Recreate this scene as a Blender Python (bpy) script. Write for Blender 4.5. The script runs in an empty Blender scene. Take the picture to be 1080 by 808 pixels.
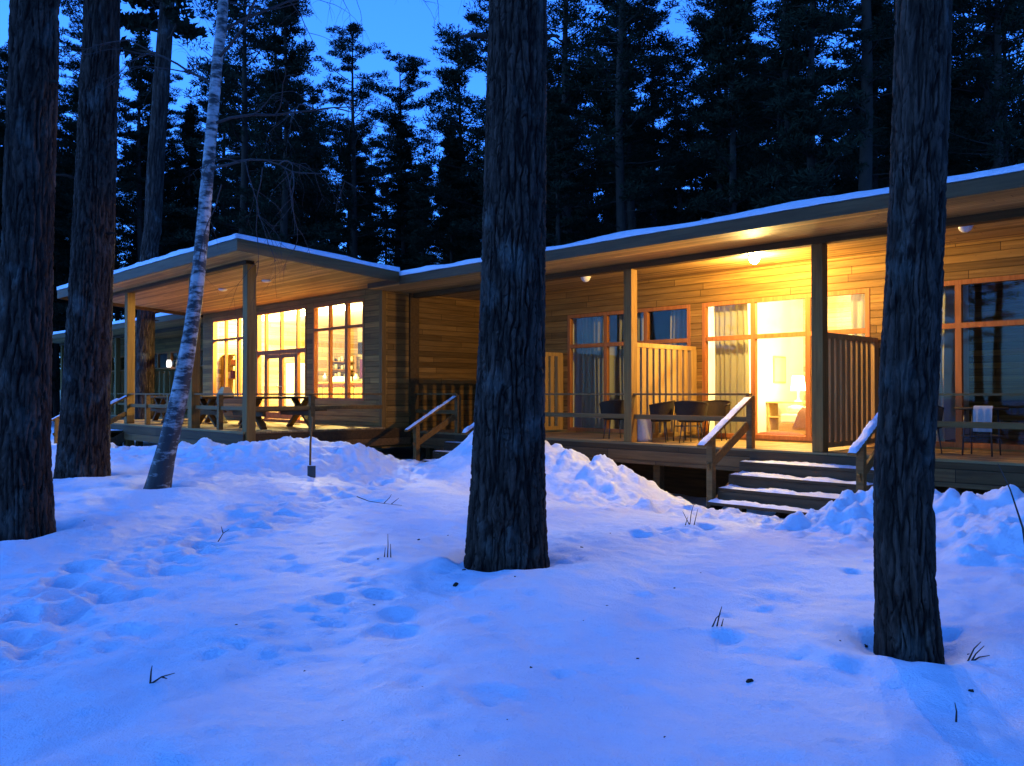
import bpy, math, random
import numpy as np
from mathutils import Vector, Matrix

random.seed(7)
rng = np.random.default_rng(7)
SC = bpy.context.scene
COL = SC.collection
R = math.radians

# ------------------------------------------------------------------ camera
# world x runs along the lodge front (to the right), y points into the lodge, z up
EYE = 1.85
cam_d = bpy.data.cameras.new("camera")
cam = bpy.data.objects.new("camera", cam_d)
COL.objects.link(cam)
cam_d.sensor_width = 36.0
cam_d.lens = 36.0 * 880 / 1080
cam_d.clip_start = 0.05
cam_d.clip_end = 2000
cam.location = (0, 0, EYE)
cam.rotation_euler = (R(90 + 0.716), 0, math.atan2(0.7185, 0.6955))
SC.camera = cam

# ------------------------------------------------------------------ sky, dusk light, exposure
SUN_EL, SUN_AZ = 40.0, 200.0
w = bpy.data.worlds.new("World")
SC.world = w
w.use_nodes = True
nt = w.node_tree
bg = nt.nodes["Background"]
sky = nt.nodes.new("ShaderNodeTexSky")
sky.sky_type = 'NISHITA'
sky.sun_disc = False
sky.sun_elevation = R(SUN_EL)
sky.sun_rotation = R(SUN_AZ)
sky.ozone_density = 4.0
mul = nt.nodes.new("ShaderNodeMix")
mul.data_type = 'RGBA'
mul.blend_type = 'MULTIPLY'
mul.inputs[0].default_value = 1.0
nt.links.new(sky.outputs[0], mul.inputs[6])
mul.inputs[7].default_value = (0.48, 1.58, 4.1, 1)     # camera balanced for the lamps: the dusk sky goes blue
nt.links.new(mul.outputs[2], bg.inputs[0])
bg.inputs[1].default_value = 0.06

sun_d = bpy.data.lights.new("dusk_sun", 'SUN')
sun_d.energy = 0.25
sun_d.angle = R(70)
sun_d.color = (0.12, 0.28, 1.0)
sun = bpy.data.objects.new("dusk_sun", sun_d)
COL.objects.link(sun)
sd = Vector((math.sin(R(SUN_AZ)) * math.cos(R(SUN_EL)), math.cos(R(SUN_AZ)) * math.cos(R(SUN_EL)), math.sin(R(SUN_EL)))).normalized()
sun.rotation_euler = sd.to_track_quat('Z', 'Y').to_euler()

vs = SC.view_settings
vs.view_transform = 'Standard'
vs.look = 'None'
vs.exposure = 1.2
vs.gamma = 1.0
vs.use_curve_mapping = False
SC.cycles.max_bounces = 8
SC.cycles.diffuse_bounces = 4
SC.cycles.transparent_max_bounces = 16
SC.cycles.sample_clamp_indirect = 4.0
SC.cycles.caustics_reflective = False
SC.cycles.caustics_refractive = False

WARM = (1.0, 0.66, 0.20)
WARM_IN = (1.0, 0.79, 0.30)

# ------------------------------------------------------------------ noise
_p = np.random.default_rng(3).permutation(256)
_p = np.concatenate([_p, _p, _p])
_g = np.random.default_rng(5).normal(size=(256, 3))
_g /= np.linalg.norm(_g, axis=1)[:, None]

def perlin(x, y, z=0.0):
    x, y, z = np.broadcast_arrays(np.asarray(x, float), np.asarray(y, float), np.asarray(z, float))
    xi, yi, zi = np.floor(x).astype(int), np.floor(y).astype(int), np.floor(z).astype(int)
    xf, yf, zf = x - xi, y - yi, z - zi
    f = lambda t: t * t * t * (t * (t * 6 - 15) + 10)
    fx, fy, fz = f(xf), f(yf), f(zf)
    out = 0
    for dx in (0, 1):
        for dy in (0, 1):
            for dz in (0, 1):
                h = _p[_p[_p[(xi + dx) & 255] + ((yi + dy) & 255)] + ((zi + dz) & 255)]
                gv = _g[h]
                d = gv[..., 0] * (xf - dx) + gv[..., 1] * (yf - dy) + gv[..., 2] * (zf - dz)
                out = out + d * (fx if dx else 1 - fx) * (fy if dy else 1 - fy) * (fz if dz else 1 - fz)
    return out * 1.5

def fbm(x, y, z=0.0, o=4):
    s, a = 0, 1.0
    for k in range(o):
        s = s + a * perlin(x * 2 ** k + 17.3 * k, y * 2 ** k - 9.1 * k, np.asarray(z) * 2 ** k + 3.7 * k)
        a *= 0.5
    return s

def sstep(a, b, x):
    t = np.clip((x - a) / (b - a), 0, 1)
    return t * t * (3 - 2 * t)

# ------------------------------------------------------------------ mesh helpers
def mesh_from(name, verts, faces):
    me = bpy.data.meshes.new(name)
    verts = np.asarray(verts, dtype=np.float32).reshape(-1, 3)
    if isinstance(faces, np.ndarray):
        k = faces.shape[1]
        n = faces.shape[0]
        me.vertices.add(len(verts)); me.vertices.foreach_set("co", verts.ravel())
        me.loops.add(n * k); me.loops.foreach_set("vertex_index", faces.astype(np.int32).ravel())
        me.polygons.add(n)
        me.polygons.foreach_set("loop_start", np.arange(0, n * k, k, dtype=np.int32))
        me.polygons.foreach_set("loop_total", np.full(n, k, dtype=np.int32))
        me.update(calc_edges=True)
    else:
        me.from_pydata([tuple(map(float, v)) for v in verts], [], faces)
        me.update()
    return me

def link(name, me, mat, parent=None, smooth=False):
    if mat is not None:
        me.materials.append(mat)
    o = bpy.data.objects.new(name, me)
    COL.objects.link(o)
    if parent is not None:
        o.parent = parent
    if smooth:
        me.polygons.foreach_set("use_smooth", np.ones(len(me.polygons), dtype=bool))
    return o

class MB:
    """collects simple solids and links them as ONE mesh object"""
    def __init__(s):
        s.v, s.f = [], []
    def box(s, x0, x1, y0, y1, z0, z1):
        n = len(s.v)
        x0, x1 = min(x0, x1), max(x0, x1); y0, y1 = min(y0, y1), max(y0, y1); z0, z1 = min(z0, z1), max(z0, z1)
        s.v += [(x0, y0, z0), (x1, y0, z0), (x1, y1, z0), (x0, y1, z0), (x0, y0, z1), (x1, y0, z1), (x1, y1, z1), (x0, y1, z1)]
        s.f += [tuple(n + i for i in q) for q in ((0, 3, 2, 1), (4, 5, 6, 7), (0, 1, 5, 4), (1, 2, 6, 5), (2, 3, 7, 6), (3, 0, 4, 7))]
        return s
    def hexa(s, p):                       # eight corners, bottom ring then top ring
        n = len(s.v)
        s.v += [tuple(q) for q in p]
        s.f += [tuple(n + i for i in q) for q in ((0, 3, 2, 1), (4, 5, 6, 7), (0, 1, 5, 4), (1, 2, 6, 5), (2, 3, 7, 6), (3, 0, 4, 7))]
        return s
    def bar(s, a, b, wdt, hgt, up=(0, 0, 1)):
        a, b = Vector(a), Vector(b)
        d = (b - a).normalized()
        side = d.cross(Vector(up)).normalized() * wdt / 2
        u = side.cross(d).normalized() * hgt / 2
        return s.hexa([a - side - u, a + side - u, b + side - u, b - side - u, a - side + u, a + side + u, b + side + u, b - side + u])
    def tube(s, pts, rad, n=8, cap=True):
        pts = [Vector(p) for p in pts]
        if not hasattr(rad, '__len__'):
            rad = [rad] * len(pts)
        base = len(s.v)
        ref = None
        for i, p in enumerate(pts):
            d = (pts[min(i + 1, len(pts) - 1)] - pts[max(i - 1, 0)]).normalized()
            if ref is None:
                ref = d.orthogonal().normalized()
            ref = (ref - d * ref.dot(d))
            ref = ref.normalized() if ref.length > 1e-6 else d.orthogonal().normalized()
            b = d.cross(ref)
            for k in range(n):
                t = 2 * math.pi * k / n
                s.v.append(tuple(p + (ref * math.cos(t) + b * math.sin(t)) * rad[i]))
        for i in range(len(pts) - 1):
            for k in range(n):
                s.f.append((base + i * n + k, base + i * n + (k + 1) % n, base + (i + 1) * n + (k + 1) % n, base + (i + 1) * n + k))
        if cap:
            s.f.append(tuple(base + k for k in range(n))[::-1])
            s.f.append(tuple(base + (len(pts) - 1) * n + k for k in range(n)))
        return s
    def lathe(s, prof, c=(0, 0, 0), n=20, sx=1, sy=1):
        base = len(s.v)
        for r, z in prof:
            for k in range(n):
                t = 2 * math.pi * k / n
                s.v.append((c[0] + r * sx * math.cos(t), c[1] + r * sy * math.sin(t), c[2] + z))
        for i in range(len(prof) - 1):
            for k in range(n):
                s.f.append((base + i * n + k, base + i * n + (k + 1) % n, base + (i + 1) * n + (k + 1) % n, base + (i + 1) * n + k))
        s.f.append(tuple(base + k for k in range(n))[::-1])
        s.f.append(tuple(base + (len(prof) - 1) * n + k for k in range(n)))
        return s
    def build(s, name, mat, parent=None, smooth=False, bevel=0.0, origin=None):
        if origin is None:
            o, p = Vector((0, 0, 0)), parent
            while p is not None:
                o += Vector(p.location); p = p.parent
        else:
            o = Vector(origin)
        v = np.array(s.v, float) - np.array(o)
        me = mesh_from(name, v, s.f)
        ob = link(name, me, mat, parent, smooth)
        if origin is not None and parent is None:
            ob.location = o
        if bevel:
            m = ob.modifiers.new("bevel", 'BEVEL')
            m.width = bevel; m.segments = 2; m.limit_method = 'ANGLE'
        return ob

def tag(o, label=None, cat=None, group=None, kind=None):
    if label: o["label"] = label
    if cat: o["category"] = cat
    if group: o["group"] = group
    if kind: o["kind"] = kind
    return o

def thing(name, label, cat, loc=(0, 0, 0), rz=0.0, group=None):
    o = bpy.data.objects.new(name, None)
    o.empty_display_size = 0.2
    COL.objects.link(o)
    o.location = loc
    o.rotation_euler = (0, 0, rz)
    return tag(o, label, cat, group)

def children(o):
    return [c for c in bpy.data.objects if c.parent == o]

def dup(root, loc, rz=None, label=None, scale=None, group=None):
    r = root.copy(); COL.objects.link(r)
    r.location = loc
    if rz is not None: r.rotation_euler = (0, 0, rz)
    if scale is not None: r.scale = (scale[0], scale[0], scale[1]) if hasattr(scale, '__len__') else (scale,) * 3
    if label: r["label"] = label
    if group: r["group"] = group
    for ch in children(root):
        c = ch.copy(); COL.objects.link(c); c.parent = r
        for g in children(ch):
            d = g.copy(); COL.objects.link(d); d.parent = c
    return r

# ------------------------------------------------------------------ materials
class NT:
    def __init__(s, name):
        s.m = bpy.data.materials.new(name); s.m.use_nodes = True
        s.t = s.m.node_tree; s.b = s.t.nodes["Principled BSDF"]
        s.co = None
    def n(s, typ, **kw):
        nd = s.t.nodes.new(typ)
        for k, v in kw.items(): setattr(nd, k, v)
        return nd
    def set(s, sock, v):
        if hasattr(v, 'is_output') or isinstance(v, bpy.types.NodeSocket): s.t.links.new(v, sock)
        else: sock.default_value = v
    def math(s, op, a, b=0.0, c=0.0):
        nd = s.n("ShaderNodeMath", operation=op)
        s.set(nd.inputs[0], a); s.set(nd.inputs[1], b); s.set(nd.inputs[2], c)
        return nd.outputs[0]
    def mix(s, f, a, b, mode='MIX'):
        nd = s.n("ShaderNodeMix", data_type='RGBA', blend_type=mode)
        s.set(nd.inputs[0], f)
        s.set(nd.inputs[6], a if not isinstance(a, tuple) else (*a[:3], 1)); s.set(nd.inputs[7], b if not isinstance(b, tuple) else (*b[:3], 1))
        return nd.outputs[2]
    def coord(s):
        if s.co is None: s.co = s.n("ShaderNodeTexCoord").outputs["Object"]
        return s.co
    def mapped(s, sc):
        nd = s.n("ShaderNodeMapping"); s.set(nd.inputs[0], s.coord()); nd.inputs["Scale"].default_value = sc
        return nd.outputs[0]
    def noise(s, sc, scale=1.0, detail=4.0, rough=0.55):
        nd = s.n("ShaderNodeTexNoise"); s.set(nd.inputs["Vector"], s.mapped(sc))
        nd.inputs["Scale"].default_value = scale; nd.inputs["Detail"].default_value = detail; nd.inputs["Roughness"].default_value = rough
        return nd.outputs["Fac"]
    def ramp(s, f, stops):
        nd = s.n("ShaderNodeValToRGB"); s.set(nd.inputs[0], f)
        e = nd.color_ramp.elements
        while len(e) < len(stops): e.new(0.5)
        for k, (p, c) in enumerate(stops):
            e[k].position = p; e[k].color = (*c, 1) if len(c) == 3 else c
        return nd.outputs[0]
    def bump(s, h, strength=0.3, dist=0.02):
        nd = s.n("ShaderNodeBump"); s.set(nd.inputs["Height"], h)
        nd.inputs["Strength"].default_value = strength; nd.inputs["Distance"].default_value = dist
        s.t.links.new(nd.outputs[0], s.b.inputs["Normal"])
    def fin(s, col=None, rough=0.6, spec=0.3):
        if col is not None: s.set(s.b.inputs["Base Color"], col if not isinstance(col, tuple) else (*col[:3], 1))
        s.set(s.b.inputs["Roughness"], rough)
        s.b.inputs["Specular IOR Level"].default_value = spec
        return s.m

def wood(name, dark, light, stack=2, grain=0, width=0.14, gap=0.012, rough=0.6, worn=0.25):
    """planks stacked along one axis, grain along another"""
    t = NT(name)
    sep = t.n("ShaderNodeSeparateXYZ"); t.set(sep.inputs[0], t.coord())
    gs = [9.0, 9.0, 9.0]; gs[grain] = 0.5
    g = t.noise(tuple(gs), 2.2, 6, 0.62)
    big = t.noise((0.6, 0.6, 0.6), 1.0, 3)
    kn = t.n("ShaderNodeTexVoronoi"); ks = [3.5, 3.5, 3.5]; ks[grain] = 1.3
    t.set(kn.inputs["Vector"], t.mapped(tuple(ks)))
    knot = t.ramp(kn.outputs["Distance"], [(0.0, (1, 1, 1)), (0.07, (0.7, 0.7, 0.7)), (0.11, (0, 0, 0))])
    col = t.mix(t.ramp(g, [(0.3, (0, 0, 0)), (0.72, (1, 1, 1))]), dark, light)
    col = t.mix(t.math('MULTIPLY', knot, 0.55), col, tuple(c * 0.35 for c in dark))
    hgt = t.math('MULTIPLY', g, 0.25)
    if width:
        q = t.math('DIVIDE', sep.outputs[stack], width)
        idx = t.math('FLOOR', q)
        wn = t.n("ShaderNodeTexWhiteNoise", noise_dimensions='1D'); t.set(wn.inputs["W"], idx)
        v = t.math('MULTIPLY_ADD', wn.outputs["Value"], 0.6, 0.62)
        vv = t.n("ShaderNodeCombineColor"); t.set(vv.inputs[0], v); t.set(vv.inputs[1], v); t.set(vv.inputs[2], v)
        col = t.mix(1.0, col, vv.outputs[0], 'MULTIPLY')
        lq = t.math('ADD', t.math('DIVIDE', sep.outputs[grain], 3.2), t.math('MULTIPLY', wn.outputs["Value"], 7.0))
        wn2 = t.n("ShaderNodeTexWhiteNoise", noise_dimensions='2D')
        cv = t.n("ShaderNodeCombineXYZ"); t.set(cv.inputs[0], idx); t.set(cv.inputs[1], t.math('FLOOR', lq)); t.set(wn2.inputs["Vector"], cv.outputs[0])
        v2 = t.math('MULTIPLY_ADD', wn2.outputs["Value"], 0.5, 0.72)
        v3 = t.n("ShaderNodeCombineColor"); t.set(v3.inputs[0], v2); t.set(v3.inputs[1], v2); t.set(v3.inputs[2], v2)
        col = t.mix(1.0, col, v3.outputs[0], 'MULTIPLY')
        lf = t.math('FRACT', lq)
        jn = t.math('LESS_THAN', t.math('MINIMUM', lf, t.math('SUBTRACT', 1.0, lf)), 0.0018)
        col = t.mix(jn, col, tuple(c * 0.3 for c in dark))
        fr = t.math('FRACT', q)
        edge = t.math('MINIMUM', fr, t.math('SUBTRACT', 1.0, fr))
        gp = t.math('SMOOTH_MIN', t.math('DIVIDE', edge, gap / width), 1.0, 0.2)
        hgt = t.math('ADD', hgt, gp)
        col = t.mix(t.math('MULTIPLY', t.math('SUBTRACT', 1.0, gp), 0.75), col, tuple(c * 0.25 for c in dark))
    col = t.mix(t.math('MULTIPLY', big, worn), col, tuple(c * 0.5 for c in dark))
    t.bump(hgt, 0.6, 0.012)
    return t.fin(col, rough, 0.14)

def plain(name, c, rough=0.5, spec=0.3, vary=0.18, sc=6.0, metal=0.0, bump=0.15):
    t = NT(name)
    n = t.noise((sc, sc, sc), 1.0, 5)
    col = t.mix(n, tuple(x * (1 - vary) for x in c), tuple(min(1, x * (1 + vary)) for x in c))
    if bump: t.bump(t.noise((sc * 5,) * 3, 1.0, 4), bump, 0.01)
    t.b.inputs["Metallic"].default_value = metal
    return t.fin(col, rough, spec)

def glow(name, c, st):
    t = NT(name)
    t.b.inputs["Emission Color"].default_value = (*c, 1)
    t.b.inputs["Emission Strength"].default_value = st
    return t.fin((0.8, 0.78, 0.7), 0.4)

def glass_mat():
    m = bpy.data.materials.new("window_glass"); m.use_nodes = True
    t = m.node_tree; t.nodes.clear()
    o = t.nodes.new("ShaderNodeOutputMaterial"); mx = t.nodes.new("ShaderNodeMixShader")
    tr = t.nodes.new("ShaderNodeBsdfTransparent"); gl = t.nodes.new("ShaderNodeBsdfGlossy"); lw = t.nodes.new("ShaderNodeLayerWeight")
    lw.inputs[0].default_value = 0.5
    pw = t.nodes.new("ShaderNodeMath"); pw.operation = 'POWER'; pw.inputs[1].default_value = 4.0
    fr = t.nodes.new("ShaderNodeMath"); fr.operation = 'MULTIPLY_ADD'; fr.inputs[1].default_value = 0.20; fr.inputs[2].default_value = 0.013
    t.links.new(lw.outputs["Facing"], pw.inputs[0]); t.links.new(pw.outputs[0], fr.inputs[0])
    tr.inputs[0].default_value = (0.93, 0.95, 0.94, 1); gl.inputs["Roughness"].default_value = 0.02
    t.links.new(fr.outputs[0], mx.inputs[0]); t.links.new(tr.outputs[0], mx.inputs[1]); t.links.new(gl.outputs[0], mx.inputs[2])
    t.links.new(mx.outputs[0], o.inputs[0])
    return m

def cloth_through(name, c):
    t = NT(name)
    n = t.noise((12, 12, 2), 1.0, 5)
    col = t.mix(n, tuple(x * 0.85 for x in c), c)
    tl = t.n("ShaderNodeBsdfTranslucent"); t.set(tl.inputs[0], col)
    mx = t.n("ShaderNodeMixShader"); mx.inputs[0].default_value = 0.45
    m = t.fin(col, 0.9, 0.1)
    t.t.links.new(t.b.outputs[0], mx.inputs[1]); t.t.links.new(tl.outputs[0], mx.inputs[2])
    t.t.links.new(mx.outputs[0], t.t.nodes["Material Output"].inputs[0])
    return m

def snow_mat():
    t = NT("snow")
    a = t.noise((1, 1, 1), 1.3, 5)
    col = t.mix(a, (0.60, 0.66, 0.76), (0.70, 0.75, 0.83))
    h = t.math('ADD', t.math('MULTIPLY', t.noise((1, 1, 1), 26.0, 6, 0.7), 0.35), t.math('MULTIPLY', t.noise((1, 1, 1), 6.0, 4), 1.0))
    h = t.math('ADD', h, t.math('MULTIPLY', t.noise((1, 1, 1), 75.0, 3, 0.75), 0.45))
    dirt = t.ramp(t.noise((1, 1, 1), 55.0, 2, 0.5), [(0.70, (0, 0, 0)), (0.78, (1, 1, 1))])
    col = t.mix(t.math('MULTIPLY', dirt, 0.22), col, (0.30, 0.27, 0.25))
    t.bump(h, 1.0, 0.045)
    return t.fin(col, 0.65, 0.35)

def bark_mat(name, dark, light, sx=9.0, sz=1.6):
    t = NT(name)
    v = t.n("ShaderNodeTexVoronoi", feature='DISTANCE_TO_EDGE'); v.inputs["Scale"].default_value = 1.0
    mp = t.mapped((sx, sx, sz))
    ad = t.n("ShaderNodeVectorMath", operation='ADD')
    nz = t.n("ShaderNodeTexNoise"); t.set(nz.inputs["Vector"], mp); nz.inputs["Scale"].default_value = 1.5; nz.inputs["Detail"].default_value = 3
    sc = t.n("ShaderNodeVectorMath", operation='SCALE'); t.set(sc.inputs[0], nz.outputs["Color"]); sc.inputs["Scale"].default_value = 0.8
    t.set(ad.inputs[0], mp); t.set(ad.inputs[1], sc.outputs[0]); t.set(v.inputs["Vector"], ad.outputs[0])
    fis = t.ramp(v.outputs["Distance"], [(0.0, (0, 0, 0)), (0.16, (0.8, 0.8, 0.8)), (0.5, (1, 1, 1))])
    fine = t.noise((sx * 3, sx * 3, sz * 4), 1.0, 6, 0.65)
    h = t.math('ADD', fis, t.math('MULTIPLY', fine, 0.55))
    at_ = t.n("ShaderNodeAttribute"); at_.attribute_name = "plate"
    pl = t.ramp(at_.outputs["Fac"], [(0.25, (0.12, 0.12, 0.12)), (0.85, (1, 1, 1))])
    fz = t.ramp(fine, [(0.3, (0.25, 0.25, 0.25)), (0.7, (1, 1, 1))])
    col = t.mix(t.math('MULTIPLY', t.math('MULTIPLY', pl, fz), t.math('MULTIPLY_ADD', fis, 0.5, 0.5)), dark, light)
    lich = t.ramp(t.noise((3, 3, 2), 1.0, 5), [(0.55, (0, 0, 0)), (0.7, (1, 1, 1))])
    col = t.mix(t.math('MULTIPLY', lich, 0.35), col, (0.16, 0.17, 0.15))
    t.bump(h, 0.9, 0.03)
    return t.fin(col, 0.9, 0.05)

def birch_mat():
    t = NT("birch_bark")
    n1 = t.noise((5, 5, 16), 1.0, 5, 0.6)
    n2 = t.noise((2.2, 2.2, 3.0), 1.0, 5, 0.65)
    sep = t.n("ShaderNodeSeparateXYZ"); t.set(sep.inputs[0], t.coord())
    low = t.math('SMOOTHSTEP', sep.outputs[2], 0, 0) if False else t.math('DIVIDE', t.math('SUBTRACT', 1.7, sep.outputs[2]), 3.2)
    m = t.math('ADD', t.math('MULTIPLY', n1, 0.55), t.math('MULTIPLY', n2, 0.55))
    m = t.math('ADD', m, t.math('MAXIMUM', t.math('MULTIPLY', low, 0.14), 0.0))
    k = t.ramp(m, [(0.46, (0, 0, 0)), (0.58, (1, 1, 1))])
    col = t.mix(k, t.mix(n1, (0.22, 0.215, 0.205), (0.52, 0.51, 0.49)), (0.035, 0.03, 0.028))
    t.bump(t.math('SUBTRACT', n1, k), 0.4, 0.012)
    return t.fin(col, 0.6, 0.3)

M = {}
M['siding'] = wood("siding", (0.1700, 0.0837, 0.0165), (0.3600, 0.1953, 0.0440), 2, 0, 0.14)
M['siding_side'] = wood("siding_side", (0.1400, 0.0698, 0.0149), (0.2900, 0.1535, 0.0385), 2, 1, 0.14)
M['soffit'] = wood("soffit_boards", (0.3400, 0.1843, 0.0490), (0.5400, 0.3298, 0.1015), 1, 0, 0.11, gap=0.008)
M['post'] = wood("post_timber", (0.1200, 0.0605, 0.0143), (0.2500, 0.1348, 0.0341), 2, 2, 0)
M['beam'] = wood("beam_timber", (0.0600, 0.0316, 0.0094), (0.1300, 0.0670, 0.0187), 2, 0, 0)
M['fascia'] = wood("fascia_board", (0.062, 0.032, 0.012), (0.125, 0.070, 0.028), 2, 0, 0)
M['fascia_side'] = wood("fascia_board_side", (0.0850, 0.0437, 0.0132), (0.1650, 0.0930, 0.0303), 2, 1, 0)
M['deck'] = wood("deck_boards", (0.2400, 0.1455, 0.0560), (0.4200, 0.2716, 0.1050), 1, 0, 0.13)
M['deck_fascia'] = wood("deck_fascia", (0.075, 0.036, 0.012), (0.155, 0.080, 0.027), 2, 0, 0.19)
M['rail'] = wood("rail_timber", (0.1100, 0.0521, 0.0143), (0.2100, 0.1116, 0.0319), 2, 0, 0)
M['stair'] = wood("stair_timber", (0.045, 0.026, 0.012), (0.095, 0.056, 0.026), 2, 0, 0)
M['screen'] = wood("screen_timber", (0.2200, 0.1250, 0.0360), (0.4200, 0.2550, 0.0800), 2, 2, 0)
M['frame'] = wood("window_frame_wood", (0.26, 0.085, 0.02), (0.42, 0.16, 0.045), 2, 2, 0)
M['room_wall'] = wood("room_wall_boards", (0.50, 0.41, 0.25), (0.66, 0.56, 0.37), 2, 0, 0.12, gap=0.006, worn=0.1)
M['hall_wall'] = wood("hall_wall_boards", (0.34, 0.24, 0.12), (0.52, 0.40, 0.22), 2, 1, 0.14, gap=0.008, worn=0.15)
M['plaster'] = plain("room_plaster", (0.74, 0.69, 0.58), 0.8, 0.2, 0.05)
M['room_floor'] = wood("room_floor", (0.35, 0.2, 0.09), (0.52, 0.33, 0.16), 1, 0, 0.15, 0.006, 0.4)
M['glass'] = glass_mat()
M['snow'] = snow_mat()
M['bark'] = bark_mat("pine_bark", (0.012, 0.008, 0.006), (0.090, 0.058, 0.042))
M['bark_far'] = plain("pine_bark_far", (0.036, 0.024, 0.017), 0.9, 0.03, 0.4, 3.0)
M['birch'] = birch_mat()
M['twig'] = plain("twig_bark", (0.045, 0.032, 0.028), 0.8, 0.2, 0.3, 20)
M['needles'] = plain("pine_needles", (0.015, 0.017, 0.008), 0.8, 0.04, 0.45, 0.8, bump=0)
M['wicker'] = plain("wicker", (0.034, 0.024, 0.015), 0.8, 0.12, 0.35, 40, bump=0.5)
M['cloth_grey'] = plain("grey_cloth", (0.30, 0.29, 0.27), 0.9, 0.1, 0.15, 20)
M['black_metal'] = plain("black_metal", (0.03, 0.028, 0.027), 0.4, 0.5, 0.2, 10)
M['steel'] = plain("steel", (0.25, 0.25, 0.26), 0.35, 0.5, 0.2, 8, metal=0.8)
M['curtain'] = cloth_through("curtain_linen", (0.52, 0.46, 0.30))
M['curtain_white'] = plain("curtain_sheer", (0.78, 0.74, 0.64), 0.9, 0.1, 0.06, 12)
M['white'] = plain("white_enamel", (0.78, 0.77, 0.74), 0.4, 0.4, 0.04)
M['brown_cloth'] = plain("brown_blanket", (0.16, 0.075, 0.06), 0.95, 0.1, 0.3, 9, bump=0.6)
M['red_cloth'] = plain("red_cushion", (0.50, 0.07, 0.05), 0.9, 0.1, 0.15, 9)
M['purple'] = plain("purple_cloth", (0.13, 0.05, 0.13), 0.9, 0.1, 0.2, 9)
M['dark'] = plain("dark_screen", (0.02, 0.022, 0.025), 0.2, 0.5, 0.1)
M['pine_board'] = wood("pale_pine", (0.42, 0.26, 0.11), (0.60, 0.41, 0.20), 2, 0, 0)
M['ply'] = plain("orange_box", (0.5, 0.19, 0.05), 0.7, 0.2, 0.1)
M['lamp_on'] = glow("lit_lamp_glass", (1.0, 0.80, 0.42), 90.0)
M['lamp_in'] = glow("lit_room_lamp", (1.0, 0.84, 0.5), 22.0)
M['lamp_dim'] = glow("dim_lamp_glass", (0.9, 0.85, 0.8), 1.6)
M['shade_on'] = glow("lit_lamp_shade", (1.0, 0.85, 0.55), 5.0)
M['lamp_off'] = plain("unlit_lamp_glass", (0.7, 0.68, 0.6), 0.3, 0.5, 0.03)
M['glass_ware'] = plain("glassware", (0.45, 0.42, 0.3), 0.2, 0.6, 0.3, 30)
M['fir_ground'] = plain("litter", (0.06, 0.045, 0.03), 0.9, 0.1, 0.4, 10)

# ------------------------------------------------------------------ ground: one sheet of snow
# (x, y, reach along x, reach along y, height, turn in degrees)
PILES = [(-14.95, 8.5, 1.25, 1.5, 0.62, 20), (-16.6, 7.35, 1.6, 1.0, 0.32, 0), (-13.7, 9.6, 1.1, 1.0, 0.24, 0),
         (-18.8, 6.7, 2.2, 1.2, 0.17, 0), (-22.5, 6.2, 2.6, 1.2, 0.20, 0),
         (-11.75, 11.2, 1.2, 1.15, 1.30, 0), (-10.2, 11.4, 1.0, 1.0, 0.52, 0), (-9.0, 11.5, 0.8, 0.9, 0.40, 0),
         (-4.35, 11.0, 0.5, 0.8, 0.30, 0), (-3.2, 10.7, 1.1, 0.8, 0.44, 0), (-1.4, 10.3, 1.5, 1.0, 0.46, 0), (0.8, 10.2, 1.6, 1.0, 0.45, 0),
         (-4.4, 9.9, 0.55, 0.5, 0.20, 0), (-2.6, 9.3, 0.9, 0.7, 0.20, 0)]

def ground_base(x, y):
    x = np.asarray(x, float); y = np.asarray(y, float)
    fwd = -0.7185 * x + 0.6955 * y
    lat = 0.6955 * x + 0.7185 * y
    z = 0.30 - 0.34 * sstep(7.5, 12.0, y) * sstep(-15.5, -10.5, x)
    z = z + 0.16 * sstep(-8, -16, x) * sstep(9, 5, y)
    z = z - 0.30 * sstep(11.5, 13.0, y)
    z = z + 0.07 * fbm(x * 0.22 + 3, y * 0.22, 0.5, 3)
    near = np.exp(-((x + 8) / 30) ** 4 - ((y - 4) / 26) ** 4)
    z = z + near * (0.055 * fbm(x * 0.75, y * 0.75, 1.7, 3))
    z = z + 0.10 * sstep(4.5, 2.5, fwd) * sstep(-3, 3, lat)
    for (px, py, rx, ry, h, a) in PILES:
        dx, dy = x - px, y - py
        ca, sa = math.cos(R(a)), math.sin(R(a))
        qx, qy = (dx * ca + dy * sa) / rx, (-dx * sa + dy * ca) / ry
        z = z + h * np.exp(-(qx * qx + qy * qy) * 1.15)
    return z

TREE_WELLS = [(-5.686, 5.413, 0.40), (-10.245, 2.50, 0.33), (-15.06, 4.571, 0.42), (-2.018, 5.391, 0.20), (-12.888, 4.946, 0.22)]

def path_mask(x, y):
    pts = [(-13.2, 9.3), (-11.2, 7.6), (-10.3, 6.2), (-9.4, 4.6), (-7.5, 2.4), (-5.5, 0.8)]
    d = np.full(np.shape(x), 9.0)
    for (a, b) in zip(pts[:-1], pts[1:]):
        vx, vy = b[0] - a[0], b[1] - a[1]
        t = np.clip(((x - a[0]) * vx + (y - a[1]) * vy) / (vx * vx + vy * vy), 0, 1)
        d = np.minimum(d, np.hypot(x - a[0] - t * vx, y - a[1] - t * vy))
    return sstep(1.0, 0.25, d)

def axis(lo, d0, d1, hi, step):
    mid = np.arange(d0, d1, step)
    def tail(a, b):
        out, s, x = [], step, a
        sg = 1 if b > a else -1
        while (b - x) * sg > 0:
            s *= 1.13; x += sg * s; out.append(x)
        return out
    return np.array(tail(d0, lo)[::-1] + list(mid) + tail(mid[-1], hi))

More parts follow.
